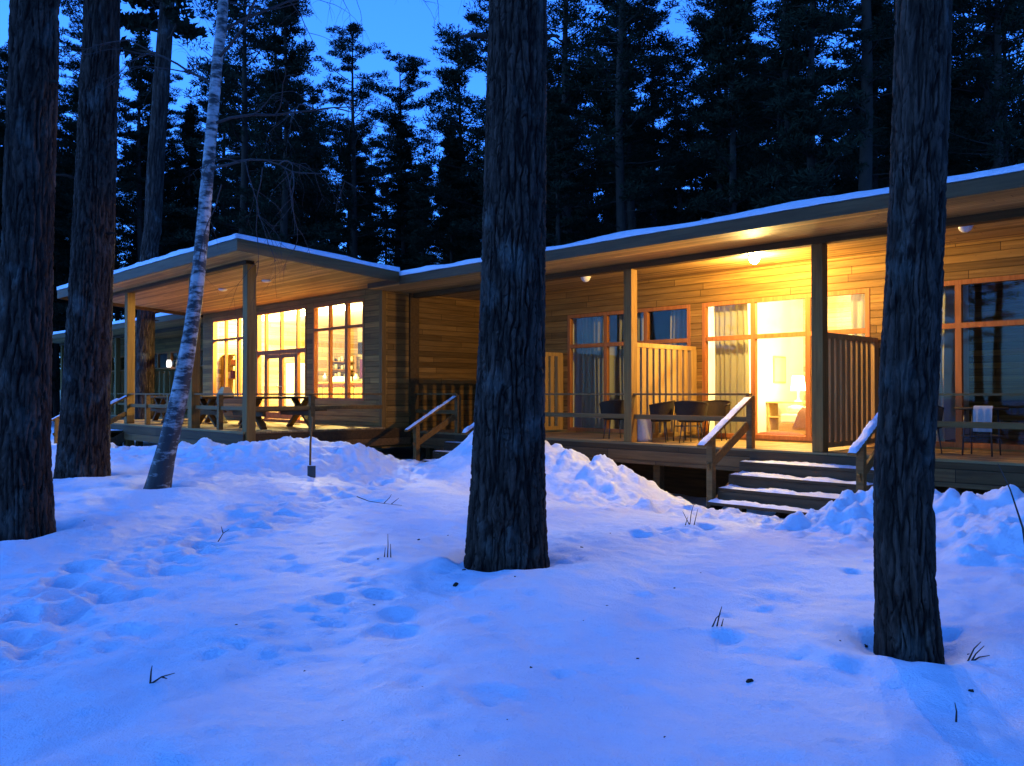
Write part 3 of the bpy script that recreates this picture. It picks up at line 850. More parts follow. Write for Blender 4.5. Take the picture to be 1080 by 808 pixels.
ceiling_lamp((-4.25, 13.6, CEIL - 0.012), "unlit dome lamp on the porch ceiling right of the slender right hand pine", 'lamp_off')
def soff_z(v): return psof(v) - 0.013
ceiling_lamp((-18.9, 9.9, soff_z(9.9)), "unlit flush lamp under the hall porch roof nearer the open corner", 'lamp_off', dome=0.03)
ceiling_lamp((-21.3, 9.9, soff_z(9.9)), "unlit flush lamp under the hall porch roof just behind the dark corner post", 'lamp_off', dome=0.03)
# hall lamps
for k, (u, v, lb) in enumerate(((-20.5, 13.1, "lit lamp on the hall ceiling behind the right hand tall window"), (-22.8, 13.1, "lit lamp on the hall ceiling above the double glass door"),
                                (-25.6, 13.1, "lit lamp on the hall ceiling behind the left hand tall window"))):
    ceiling_lamp((u, v, 4.34), lb, 'lamp_in', 820, WARM_IN, 0.16)
# bedroom lamp
ceiling_lamp((-7.6, 17.0, CEIL - 0.028), "lit lamp on the ceiling of the glowing bedroom", 'lamp_in', 520, WARM_IN, 0.18)

def wall_lamp():
    t = thing("wall_lamp", "small dim white wall lamp on the far left porch wall beyond the hall posts", "lamp", (-37.9, V_WALL, 3.2))
    x, y, z = t.location
    MB().box(x - 0.06, x + 0.06, y - 0.04, y - 0.003, z - 0.12, z + 0.12).build("lamp_base", M['steel'], t)
    MB().lathe([(0.09, -0.16), (0.11, 0), (0.08, 0.16)], (x, y - 0.16, z), 14).build("lamp_glass", M['lamp_dim'], t, True)
wall_lamp()

# ------------------------------------------------------------------ curtains
def curtain(u0, u1, v, z0, z1, label, mat, group=None, amp=0.05, wl=0.13):
    n = int((u1 - u0) / 0.012); rows = 10
    V, F = [], []
    for s in (0, 1):
        for j in range(rows):
            tz = j / (rows - 1)
            for i in range(n):
                t = i / (n - 1); x = u0 + (u1 - u0) * t
                fold = amp * (0.55 + 0.45 * (1 - tz)) * math.sin(2 * math.pi * (x / wl) + 1.2 * math.sin(x * 5.1) + 0.5 * math.sin(tz * 3 + x * 3))
                V.append((x + 0.02 * math.sin(tz * 4 + x * 9), v + fold + s * 0.006, z0 + (z1 - z0) * tz))
    k = rows * n
    for s in (0, 1):
        for j in range(rows - 1):
            for i in range(n - 1):
                a0 = s * k + j * n + i
                q = (a0, a0 + 1, a0 + n + 1, a0 + n)
                F.append(q if s == 0 else q[::-1])
    org = Vector(((u0 + u1) / 2, v, z0))
    me = mesh_from("curtain", np.array(V) - np.array(org), F)
    o = link("curtain", me, M[mat], None, True); o.location = org
    tag(o, label, "curtain", group)
CZ0, CZ1 = DECK + 0.06, DECK + 2.95
curtain(-9.86, -9.05, V_WALL + 0.32, CZ0, CZ1, "pleated beige curtain drawn to the left side of the glowing bedroom window", 'curtain')
curtain(-6.85, -6.38, V_WALL + 0.32, CZ0, CZ1, "narrow beige curtain at the right edge of the glowing bedroom window behind the screen", 'curtain')
curtain(-13.62, -12.75, V_WALL + 0.32, CZ0, CZ1, "pale curtain behind dark glass nearest the thick middle pine", 'curtain')
curtain(-12.4, -11.6, V_WALL + 0.32, CZ0, CZ1, "pale curtain in the middle of the dark window beside the thick middle pine", 'curtain')
curtain(-10.95, -10.4, V_WALL + 0.32, CZ0, CZ1, "dim curtain in the dark window above the lit slatted screen", 'curtain')
curtain(-6.05, -5.2, V_WALL + 0.32, CZ0, CZ1, "unlit curtain behind the slender right hand pine", 'curtain')

# ------------------------------------------------------------------ bedroom furniture (x -10..-6.3, y 15.5..20)
def bed():
    x, y = -8.25, 17.9
    t = thing("bed", "low bed under a rumpled brown blanket inside the glowing bedroom", "bed", (x, y, DECK - 0.025))
    MB().box(x - 0.9, x + 1.5, y - 0.85, y + 0.9, DECK + 0.06, DECK + 0.30).build("bed_frame", M['pine_board'], t, bevel=0.01)
    MB().box(x - 0.88, x + 1.48, y - 0.83, y + 0.88, DECK + 0.302, DECK + 0.50).build("mattress", M['white'], t, bevel=0.04)
    n, m = 60, 40
    U, V = np.meshgrid(np.linspace(x - 0.55, x + 1.53, n), np.linspace(y - 0.9, y + 0.92, m))
    e = np.minimum(np.minimum(U - U.min(), U.max() - U), np.minimum(V - V.min(), V.max() - V))
    Z = DECK + 0.20 + 0.36 * sstep(0.0, 0.09, e) + 0.10 * np.abs(fbm(U * 2.4, V * 2.4, 1.1, 4)) * sstep(0, 0.1, e)
    i = (np.arange(m - 1)[:, None] * n + np.arange(n - 1)[None, :]).ravel()
    me = mesh_from("blanket", np.stack([U, V, Z], -1).reshape(-1, 3) - np.array(t.location), np.stack([i, i + 1, i + n + 1, i + n], 1))
    link("blanket", me, M['brown_cloth'], t, True)
    for yy in (y - 0.4, y + 0.4):
        MB().lathe([(0.02, -0.09), (0.22, -0.07), (0.30, 0), (0.22, 0.07), (0.02, 0.09)], (x - 0.72, yy, DECK + 0.6), 18, 0.6, 1.0).build("pillow", M['white'], t, True)
bed()
c = MB().lathe([(0.05, -0.09), (0.34, -0.075), (0.45, -0.01), (0.36, 0.06), (0.06, 0.09)], (-8.6, 16.1, DECK + 0.07), 24, 1.25, 0.8).build("floor_cushion", M['red_cloth'], None, True, origin=(-8.6, 16.1, DECK - 0.02))
tag(c, "flattened red cushion on the bedroom floor just inside the glass", "cushion")

def shelf_unit():
    x, y = -9.55, 18.35
    t = thing("bedside_shelf", "low open pine shelf against the back of the glowing bedroom", "shelf", (x, y, DECK - 0.025))
    for xx in (x - 0.45, x + 0.45): MB().box(xx - 0.02, xx + 0.02, y - 0.22, y + 0.22, DECK - 0.02, DECK + 0.72).build("side_panel", M['pine_board'], t)
    for z in (0.05, 0.38): MB().box(x - 0.428, x + 0.428, y - 0.215, y + 0.215, DECK + z, DECK + z + 0.03).build("shelf_board", M['pine_board'], t)
    MB().box(x - 0.5, x + 0.5, y - 0.24, y + 0.24, DECK + 0.722, DECK + 0.755).build("shelf_top", M['pine_board'], t)
shelf_unit()

def table_lamp():
    x, y, z = -9.35, 18.35, DECK + 0.755
    t = thing("table_lamp", "lit white shaded lamp on the pine shelf in the glowing bedroom", "lamp", (x, y, z))
    MB().lathe([(0.09, 0), (0.09, 0.02), (0.025, 0.05), (0.02, 0.3)], (x, y, z), 16).build("lamp_foot", M['white'], t, True)
    MB().lathe([(0.17, 0.26), (0.13, 0.60)], (x, y, z), 20).build("lamp_shade", M['shade_on'], t, True)
    point("lamp_light", (0, -0.32, 0.5), 45, WARM_IN, 0.1, t)
table_lamp()
pf = thing("picture", "small framed sketch hanging on the side wall of the glowing bedroom", "picture", (-10.03, 18.75, 2.35))
MB().box(-10.045, -10.02, 18.45, 19.05, 2.1, 2.75).build("picture_frame", M['pine_board'], pf)
MB().box(-10.018, -10.012, 18.49, 19.01, 2.14, 2.71).build("picture_sheet", M['cloth_grey'], pf)

# ------------------------------------------------------------------ hall furniture
def counter():
    t = thing("bar_counter", "pale pine bar counter inside the hall behind the right hand tall window", "counter", (-22.8, 14.6, PDECK))
    MB().box(-24.3, -21.2, 14.4, 14.9, PDECK, PDECK + 1.14).build("counter_body", M['pine_board'], t)
    MB().box(-24.38, -21.1, 14.3, 14.98, PDECK + 1.142, PDECK + 1.20).build("counter_top", M['screen'], t, bevel=0.006)
    for k in range(5):
        MB().box(-24.2 + k * 0.6, -23.68 + k * 0.6, 14.375, 14.398, PDECK + 0.12, PDECK + 1.04).build("counter_panel", M['screen'], t)
counter()
def wall_shelf():
    x, y = PX0 + 0.2, 17.2
    t = thing("dish_shelf", "wall shelf of glasses and dishes behind the pine bar counter", "shelf", (x, y, 2.4))
    for k, z in enumerate((2.42, 2.72, 3.02)):
        MB().box(x, x + 0.3, y - 0.5, y + 0.5, z, z + 0.03).build("shelf_board", M['screen'], t)
        for i in range(7):
            yy = y - 0.42 + i * 0.14; r = 0.04 + 0.015 * ((i * 7 + k) % 3)
            MB().lathe([(r * 0.6, 0.0), (r, 0.04), (r * 0.9, 0.10 + 0.05 * ((i + k) % 3))], (x + 0.16, yy, z + 0.031), 10).build("glass_jar", M['glass_ware' if (i + k) % 3 else 'wicker'], t, True)
    for yy in (y - 0.52, y + 0.52): MB().box(x, x + 0.3, yy - 0.02, yy + 0.02, 2.35, 3.3).build("shelf_side", M['screen'], t)
wall_shelf()
tv = thing("television", "dark flat television high on the hall wall at the right window edge", "television", (-26.6, 17.9, 3.35))
MB().box(-26.95, -26.2, 17.9, 17.96, 3.35, 3.80).build("casing", M['black_metal'], tv); MB().box(-26.92, -26.23, 17.893, 17.899, 3.38, 3.77).build("screen", M['dark'], tv)
o = MB().box(-26.9, -26.3, 17.94, 18.0, 2.45, 3.15).build("wall_hanging", M['purple'], None, origin=(-26.6, 17.97, 2.45), bevel=0.01); tag(o, "dark purple cloth hanging on the hall wall below the television", "wall hanging")
def fridge():
    x, y = -26.6, 15.3
    t = thing("fridge", "tall white fridge standing against the hall wall behind the double door", "fridge", (x, y, PDECK))
    MB().box(x - 0.4, x + 0.3, y - 0.4, y + 0.4, PDECK + 0.03, PDECK + 1.9).build("fridge_body", M['white'], t, bevel=0.02)
    MB().box(x + 0.303, x + 0.36, y - 0.395, y + 0.395, PDECK + 0.08, PDECK + 1.88).build("fridge_door", M['white'], t, bevel=0.015)
    MB().box(x + 0.362, x + 0.40, y - 0.33, y - 0.30, PDECK + 0.8, PDECK + 1.4).build("handle", M['steel'], t)
fridge()
def rack():
    x0, x1, y = -27.05, -26.05, 12.75
    t = thing("display_rack", "tall dark rack with an orange box on it behind the left hand tall window", "rack", (-26.55, y, PDECK))
    for xx in (x0, x1): MB().box(xx - 0.025, xx + 0.025, y - 0.2, y + 0.2, PDECK, PDECK + 2.1).build("upright", M['screen'], t)
    for z in (0.3, 0.8, 1.3, 1.75, 2.1): MB().box(x0 + 0.027, x1 - 0.027, y - 0.2, y + 0.2, PDECK + z, PDECK + z + 0.03).build("shelf_board", M['screen'], t)
rack()
for k, (x, z, wd, hh, mt, lb) in enumerate(((-26.35, 1.75, 0.34, 0.17, 'ply', "orange storage box on the dark rack inside the hall"), (-26.8, 1.3, 0.3, 0.22, 'white', "white box on the dark rack below the orange box"),
                                           (-26.45, 1.3, 0.2, 0.26, 'purple', "dark purple box on the rack inside the left hand tall window"))):
    o = MB().box(x - wd / 2, x + wd / 2, 12.62, 12.9, PDECK + z + 0.031, PDECK + z + 0.031 + hh).build("storage_box", M[mt], None, origin=(x, 12.76, PDECK + z + 0.031), bevel=0.01); tag(o, lb, "box")
o = MB().box(-23.2, -22.6, 14.45, 14.8, PDECK + 1.201, PDECK + 1.36).build("serving_tray", M['white'], None, origin=(-22.9, 14.62, PDECK + 1.201), bevel=0.02); tag(o, "white serving box on the pine bar counter", "box")
for k, (x, h_, mt, lb) in enumerate(((-21.6, 0.34, 'wicker', "dark bottle at the right end of the pine bar counter"), (-22.1, 0.24, 'glass_ware', "squat jar on the pine bar counter right of the white serving box"), (-23.9, 0.30, 'steel', "steel urn at the left end of the pine bar counter"))):
    r = 0.05 if k == 0 else 0.09
    o = MB().lathe([(r, 0), (r, h_ * 0.6), (r * 0.45, h_ * 0.75), (r * 0.4, h_)], (x, 14.62, PDECK + 1.201), 14).build(("bottle", "jar", "urn")[k], M[mt], None, True, origin=(x, 14.62, PDECK + 1.201)); tag(o, lb, ("bottle", "jar", "urn")[k])

# ------------------------------------------------------------------ porch furniture
def make_chair():
    t = thing("porch_chair", "x", "chair")
    o = (0, 0, 0)
    MB().lathe([(0.22, 0.40), (0.245, 0.415), (0.245, 0.44), (0.21, 0.455)], o, 22).build("seat", M['wicker'], t, True)
    V, F = [], []
    n, m = 30, 8
    for s in (0, 1):
        for j in range(m):
            for i in range(n):
                q = R(-118 + 236 * i / (n - 1)); k = math.cos(q / 2.62) ** 1.3
                top = 0.56 + 0.24 * k
                z = 0.43 + (top - 0.43) * j / (m - 1)
                r = 0.255 + 0.05 * (j / (m - 1)) + s * 0.016
                V.append((r * math.sin(q), r * math.cos(q), z))
    for s in (0, 1):
        for j in range(m - 1):
            for i in range(n - 1):
                a0 = s * n * m + j * n + i
                F.append((a0, a0 + 1, a0 + n + 1, a0 + n))
    link("backrest", mesh_from("backrest", V, F), M['wicker'], t, True)
    rim = [V[(m - 1) * n + i] for i in range(n)]
    MB().tube([(x * 1.02, y * 1.02, z) for x, y, z in rim], 0.017, 8).build("arm_rim", M['wicker'], t, True)
    for a in (40, 140, 220, 320):
        c, s = math.cos(R(a)), math.sin(R(a))
        MB().tube([(0.19 * c, 0.19 * s, 0.41), (0.25 * c, 0.25 * s, 0.0)], [0.013, 0.011], 8).build("leg", M['black_metal'], t, True)
    return t
def make_table():
    t = thing("porch_table", "x", "table")
    MB().lathe([(0.36, 0.70), (0.375, 0.71), (0.375, 0.725), (0.36, 0.735)], n=28).build("tabletop", M['wicker'], t, True)
    for a in (45, 135, 225, 315):
        c, s = math.cos(R(a)), math.sin(R(a))
        MB().tube([(0.25 * c, 0.25 * s, 0.70), (0.29 * c, 0.29 * s, 0.0)], 0.013, 8).build("leg", M['black_metal'], t, True)
    MB().tube([(0.27 * math.cos(q), 0.27 * math.sin(q), 0.3) for q in np.linspace(0, 2 * math.pi, 25)], 0.009, 6, False).build("stretcher", M['black_metal'], t, True)
    return t
chair0, table0 = make_chair(), make_table()
CG = "round backed porch chairs"
spots = [(-9.80, 13.50, R(-60), "round backed dark chair by the lit slatted screen, nearest the wooden post"),
         (-9.12, 13.62, R(200), "round backed dark chair in front of the bedroom curtain, nearest the railing"),
         (-9.30, 14.72, R(15), "round backed dark chair pushed in by the bedroom curtain, farthest from the railing"),
         (-11.1, 13.75, R(-120), "round backed chair in the unlit porch left of the wooden post"),
         (-4.95, 13.9, R(80), "dark chair in the right porch mostly behind the slender right hand pine"),
         (-3.45, 14.4, R(-70), "dark chair in the unlit right porch near the picture edge")]
for k, (x, y, a, lb) in enumerate(spots):
    if k == 0:
        c = chair0; c.location = (x, y, DECK); c.rotation_euler = (0, 0, a); c["label"] = lb; c["group"] = CG
    else: dup(chair0, (x, y, DECK), a, lb)
for k, (x, y, lb) in enumerate(((-9.52, 14.1, "small round dark table between the chairs outside the glowing bedroom"),
                                (-4.2, 14.1, "small round table in the unlit porch at the right picture edge"))):
    if k == 0: table0.location = (x, y, DECK); table0["label"] = lb; table0["group"] = "round porch tables"
    else: dup(table0, (x, y, DECK), 0, lb)
def sack():
    x, y = -9.98, 13.26
    o = MB().lathe([(0.15, 0), (0.17, 0.08), (0.165, 0.30), (0.18, 0.46), (0.15, 0.50)], (x, y, DECK), 18).build("pail", M['cloth_grey'], None, True, origin=(x, y, DECK))
    tag(o, "pale grey pail on the deck at the foot of the post by the slatted screen", "pail")
sack()
def throw():
    x, y, z = -4.05, 13.76, DECK
    V, F = [], []
    n, m = 14, 12
    prof = [(0.0, 0.755), (-0.06, 0.752), (-0.09, 0.72), (-0.10, 0.62), (-0.11, 0.5), (-0.10, 0.38)]
    for s in (0, 0.012):
        for (py, pz) in prof:
            for i in range(n):
                xx = (i / (n - 1) - 0.5) * 0.26
                V.append((xx, py - s + 0.012 * math.sin(i * 1.3) * (0.78 - pz) * 3, pz + s * (py > -0.08)))
    k = len(prof)
    for s in (0, 1):
        for j in range(k - 1):
            for i in range(n - 1):
                a0 = s * k * n + j * n + i; F.append((a0, a0 + 1, a0 + n + 1, a0 + n))
    o = link("towel", mesh_from("towel", V, F), M['cloth_grey'], None, True); o.location = (x, y, z)
    tag(o, "pale towel hanging over the edge of the round table in the right porch", "towel")
throw()

def make_picnic():
    t = thing("picnic_table", "x", "table")
    for k in range(5): pass
    mb = MB()
    for k in range(5): mb.box(-0.9, 0.9, -0.37 + k * 0.15, -0.225 + k * 0.15, 0.70, 0.755)
    mb.build("tabletop", M['beam'], t, bevel=0.005)
    for s in (-1, 1):
        MB().box(-0.9, 0.9, s * 0.72 - 0.13, s * 0.72 + 0.13, 0.41, 0.46).build("bench", M['beam'], t, bevel=0.005)
    for s in (-1, 1):
        mb = MB(); x = s * 0.62
        mb.bar((x, -0.66, 0.0), (x, 0.28, 0.70), 0.06, 0.14, (1, 0, 0)); mb.bar((x + 0.062, 0.66, 0.0), (x + 0.062, -0.28, 0.70), 0.06, 0.14, (1, 0, 0))
        mb.box(x - 0.095, x - 0.033, -0.82, 0.82, 0.30, 0.408)
        mb.build("trestle", M['beam'], t)
    return t
pic0 = make_picnic()
pts = [(-18.4, 9.9, R(88), "dark picnic table under the hall porch nearest the open right side"), (-20.6, 9.75, R(92), "dark picnic table under the hall porch before the double glass door"),
       (-22.9, 9.8, R(90), "dark picnic table under the hall porch left of the birch crossing"), (-25.2, 10.4, R(86), "dark picnic table at the far left end of the hall porch")]
for k, (x, y, a, lb) in enumerate(pts):
    if k == 0: pic0.location = (x, y, PDECK); pic0.rotation_euler = (0, 0, a); pic0["label"] = lb; pic0["group"] = "picnic tables on the hall porch"
    else: dup(pic0, (x, y, PDECK), a, lb)
o = MB().hexa([(-20.85, 9.5, PDECK + 0.757), (-20.45, 9.5, PDECK + 0.757), (-20.45, 9.85, PDECK + 0.757), (-20.85, 9.85, PDECK + 0.757),
               (-20.74, 9.6, PDECK + 1.0), (-20.56, 9.6, PDECK + 1.0), (-20.56, 9.75, PDECK + 1.0), (-20.74, 9.75, PDECK + 1.0)]).build("wooden_box", M['pine_board'], None, origin=(-20.65, 9.67, PDECK + 0.757), bevel=0.006)
tag(o, "tan wedge shaped wooden box standing on a picnic table before the double door", "box")

# ------------------------------------------------------------------ shovel stuck in the pile
def shovel():
    x, y = -13.03, 7.67
    z = gz(x, y)
    t = thing("snow_shovel", "long handled shovel standing upright with its blade in the snow bank", "shovel", (x, y, z))
    MB().tube([(x, y, z + 0.20), (x + 0.01, y, z + 0.6), (x + 0.03, y + 0.02, z + 1.05)], 0.019, 8).build("handle", M['rail'], t, True)
    V, F = [], []
    n, m = 9, 7
    for s in (0, 1):
        for j in range(m):
            for i in range(n):
                a = (i / (n - 1) - 0.5) * 2; q = j / (m - 1)
                wd = 0.07 * (1 - 0.25 * q ** 4)
                V.append((a * wd * 0.75 + s * 0.0, a * wd * 0.7 + 0.03 * (a * a) - s * 0.005, 0.19 - 0.36 * q - 0.03 * a * a * q))
    for s in (0, 1):
        for j in range(m - 1):
            for i in range(n - 1):
                a0 = s * n * m + j * n + i; F.append((a0, a0 + 1, a0 + n + 1, a0 + n))
    link("blade", mesh_from("blade", V, F), M['black_metal'], t, True)
shovel()

# ------------------------------------------------------------------ big trees in front
def bark_trunk(pts, radii, seed, n_around=150, dz=0.025, depth=0.03, k=5.0, kz=2.6, flare=None):
    """a closed trunk along pts (local coordinates) with bark plates in the mesh"""
    pts = np.array(pts, float); radii = np.array(radii, float)
    L = pts[:, 2]
    zs = np.arange(L[0], L[-1], dz)
    fine = 7.0
    zs = np.concatenate([zs[zs < fine], np.arange(fine, L[-1], dz * 5)]) if L[-1] > fine else zs
    cx, cy = np.interp(zs, L, pts[:, 0]), np.interp(zs, L, pts[:, 1]); r = np.interp(zs, L, radii)
    ker = np.ones(25) / 25
    def sm(a):
        p = np.pad(a, 12, mode='edge'); return np.convolve(p, ker, 'valid')
    cx, cy, r = sm(cx), sm(cy), sm(r)
    th = np.linspace(0, 2 * np.pi, n_around, endpoint=False)
    T, Zm = np.meshgrid(th, zs)
    C, S = np.cos(T), np.sin(T)
    Rm = r[:, None]
    wob = 1 + 0.035 * perlin(C * 1.2 + seed, S * 1.2, Zm * 0.7) + 0.02 * perlin(C * 2.5, S * 2.5 + seed, Zm * 1.6)
    wx, wy, wz = C * Rm * k * 2.6, S * Rm * k * 2.6, Zm * kz
    wz = wz + 0.5 * perlin(wx * 0.7, wy * 0.7, wz * 0.7 + seed)
    wx = wx + 0.35 * perlin(wx * 1.3, wy * 1.3, Zm * 6.0 + 4)
    f1 = np.abs(perlin(wx + seed * 3.1, wy, wz))
    f2 = np.abs(perlin(wx * 2.1, wy * 2.1 + seed, wz * 2.6 + 5))
    g1 = np.abs(perlin(wx * 0.8 + 7, wy * 0.8 + seed, Zm * 8.5 + 0.8 * perlin(wx, wy, Zm * 3)))
    h = sstep(0.0, 0.24, f1) * (0.42 + 0.30 * sstep(0.02, 0.16, g1)) + sstep(0.0, 0.2, f2) * 0.28 + 0.14 * perlin(wx * 3.3, wy * 3.3, Zm * 22) + 0.12 * perlin(wx * 1.1, wy * 1.1, Zm * 13)
    rr = Rm * wob + depth * (h - 0.75)
    if flare:
        rr = rr * (1 + flare * np.exp(-(Zm - 0.0).clip(0) / 0.24) * (1 + 0.75 * np.sin(T * 3 + seed) * np.sin(T * 2 + 1.7 * seed)))
    V = np.stack([cx[:, None] + rr * C, cy[:, None] + rr * S, Zm], -1).reshape(-1, 3)
    ny = len(zs)
    j = np.arange(ny - 1)[:, None] * n_around; i = np.arange(n_around)[None, :]
    i2 = (i + 1) % n_around
    F = np.stack([(j + i).ravel(), (j + i2).ravel(), (j + n_around + i2).ravel(), (j + n_around + i).ravel()], 1)
    me = mesh_from("trunk", V, F)
    me.attributes.new("plate", 'FLOAT', 'POINT').data.foreach_set("value", np.clip(h, 0, 1.2).astype(np.float32).ravel())
    return me

def needles_mesh(clumps, g, n_per, ln=0.30, wd=0.07):
    """clumps: (centre, rx, rz, dir) ; many small pointed sprays"""
    P = []
    for (c, rx, rz, n) in clumps:
        n = int(n * n_per)
        q = g.normal(size=(n, 3)); q /= np.linalg.norm(q, axis=1)[:, None] + 1e-9
        q *= g.uniform(0.15, 1.0, (n, 1)) ** 0.5
        pos = np.array(c) + q * np.array([rx, rx, rz])
        d = q * np.array([1, 1, 0.5]) + g.normal(size=(n, 3)) * 0.45 + np.array([0, 0, 0.35])
        d /= np.linalg.norm(d, axis=1)[:, None]
        s = np.cross(d, g.normal(size=(n, 3))); s /= np.linalg.norm(s, axis=1)[:, None] + 1e-9
        l = ln * g.uniform(0.6, 1.4, (n, 1)); ww = wd * g.uniform(0.6, 1.4, (n, 1))
        P.append(np.stack([pos - d * l * 0.5, pos + s * ww, pos + d * l * 0.5, pos - s * ww], 1))
    P = np.concatenate(P)
    F = np.arange(len(P) * 4).reshape(-1, 4)
    return mesh_from("crown", P.reshape(-1, 3), F)

def branch_path(p, az, ln, rise, droop, g, n=6):
    out = [Vector(p)]
    d = Vector((math.cos(az), math.sin(az), rise))
    for k in range(n):
        d = Vector((d.x + g.normal() * 0.10, d.y + g.normal() * 0.10, d.z + droop / n + g.normal() * 0.05)).normalized()
        out.append(out[-1] + d * ln / n)
    return out

RV = np.array([0.6955, 0.7185])             # a step to the right as seen from the path
def big_pine(name, label, loc, pts, radii, seed, h_top, n_around=150, dz=0.025, depth=0.03, flare=0.16, k=5.6, kz=1.6, crown_from=9.5):
    g = np.random.default_rng(seed)
    t = thing(name, label, "tree", loc)
    e = pts[-1]
    lean = ((pts[-1][0] - pts[0][0]) / (pts[-1][2] - pts[0][2]), (pts[-1][1] - pts[0][1]) / (pts[-1][2] - pts[0][2]))
    pts = list(pts) + [(e[0] + lean[0] * (h_top - e[2]), e[1] + lean[1] * (h_top - e[2]), h_top)]
    radii = list(radii) + [0.05]
    link("trunk", bark_trunk(pts, radii, seed, n_around, dz, depth, k, kz, flare), M['bark'], t, True)
    for q, (zz, side) in enumerate(((4.95, -1), (3.1 + 0.9 * (seed % 3), 1), (6.4, -0.6))):
        cx = np.interp(zz, [p_[2] for p_ in pts], [p_[0] for p_ in pts]); cy = np.interp(zz, [p_[2] for p_ in pts], [p_[1] for p_ in pts])
        rd = float(np.interp(zz, [p_[2] for p_ in pts], radii))
        dv = Vector((RV[0] * side, RV[1] * side, 0.12)) + Vector((0.7185, -0.6955, 0)) * g.uniform(-0.3, 0.6)
        dv.normalize(); L_ = rd * (1.5 if q else 2.1)
        c0 = Vector((cx, cy, zz))
        MB().tube([c0 + dv * rd * 0.8, c0 + dv * (rd + (L_ - rd) * 0.5) + Vector((0, 0, 0.02)), c0 + dv * L_ + Vector((0, 0, -0.01))], [rd * 0.10, rd * 0.07, rd * 0.045], 7).build("branch_stub", M['bark_far'], t, True, origin=(0, 0, 0))
    br = MB(); cl = []
    for q in range(34):
        z = crown_from + (h_top - 0.5 - crown_from) * (q / 34) ** 0.9
        cx = np.interp(z, [p[2] for p in pts], [p[0] for p in pts]); cy = np.interp(z, [p[2] for p in pts], [p[1] for p in pts])
        ln = 2.9 * (1 - 0.6 * (z - crown_from) / (h_top - crown_from)) * g.uniform(0.6, 1.1)
        path = branch_path((cx, cy, z), g.uniform(0, 6.28), ln, 0.15, 0.25, g)
        br.tube(path, list(np.linspace(0.05, 0.012, len(path))), 6)
        for s in (3, 4, 5, 6):
            cl.append((path[s], 0.50, 0.22, 1.0))
    br.build("limb", M['bark_far'], t, True, origin=(0, 0, 0))
    link("crown", needles_mesh(cl, g, 60), M['needles'], t)
    return t


def lean_pts(rows, mpp):
    """rows: (height, sideways metres, radius)"""
    return [(RV[0] * s, RV[1] * s, z) for (z, s, r) in rows], [r for (z, s, r) in rows]
def at(lat, fwd): return (0.6955 * lat - 0.7185 * fwd, 0.7185 * lat + 0.6955 * fwd)

x, y = at(-0.065, 7.85); z = gz(x, y) - 0.03
p, r = lean_pts([(-0.3, 0.0, 0.385), (0, 0.0, 0.375), (0.75, 0.03, 0.345), (1.7, 0.05, 0.315), (3.4, 0.09, 0.283), (5.3, 0.12, 0.268), (9, 0.2, 0.22)], 0)
big_pine("pine_tree", "thick rough barked pine standing in the snow in the middle of the photo", (x, y, z), p, r, 11, 20, 320, 0.010, 0.040, 0.05, 5.6, 1.5)
x, y = at(-5.33, 9.1); z = gz(x, y) - 0.03
p, r = lean_pts([(-0.3, 0, 0.33), (0, 0, 0.315), (1.0, -0.02, 0.27), (2.7, 0.03, 0.245), (5.6, 0.09, 0.232), (9, 0.15, 0.19)], 0)
big_pine("pine_tree", "thick dark pine cut off by the left edge of the photo", (x, y, z), p, r, 23, 19, 150, 0.025, 0.04, 0.05)
x, y = at(-7.19, 14.0); z = gz(x, y) - 0.03
p, r = lean_pts([(-0.3, 0, 0.43), (0, 0, 0.41), (1.6, 0.06, 0.355), (4.0, 0.15, 0.315), (7.8, 0.27, 0.275), (11, 0.36, 0.22)], 0)
big_pine("pine_tree", "dark leaning pine second from the left, in front of the hall porch steps", (x, y, z), p, r, 37, 21, 130, 0.03, 0.045, 0.03)
x, y = at(2.47, 5.2); z = gz(x, y) - 0.04
p, r = lean_pts([(-0.3, 0.01, 0.19), (0, 0.0, 0.182), (0.5, -0.03, 0.172), (1.1, -0.035, 0.168), (2.2, 0.03, 0.160), (3.4, 0.085, 0.158), (4.2, 0.115, 0.156), (8, 0.2, 0.13)], 0)
big_pine("pine_tree", "slender rough pine in the right foreground before the right porch", (x, y, z), p, r, 41, 17, 220, 0.008, 0.024, 0.06, 8.5, 2.6)
x, y = -28.6, 10.6; z = gz(x, y) - 0.05
p, r = lean_pts([(-0.3, 0, 0.32), (0, 0, 0.31), (4, 0.0, 0.28), (8, 0.2, 0.27), (14, 0.62, 0.26), (16, 0.8, 0.22)], 0)
big_pine("pine_tree", "straight dark pine standing between the hall porch and the far left wing", (x, y, z), p, r, 43, 23, 60, 0.08, 0.03, 0.05, crown_from=13)

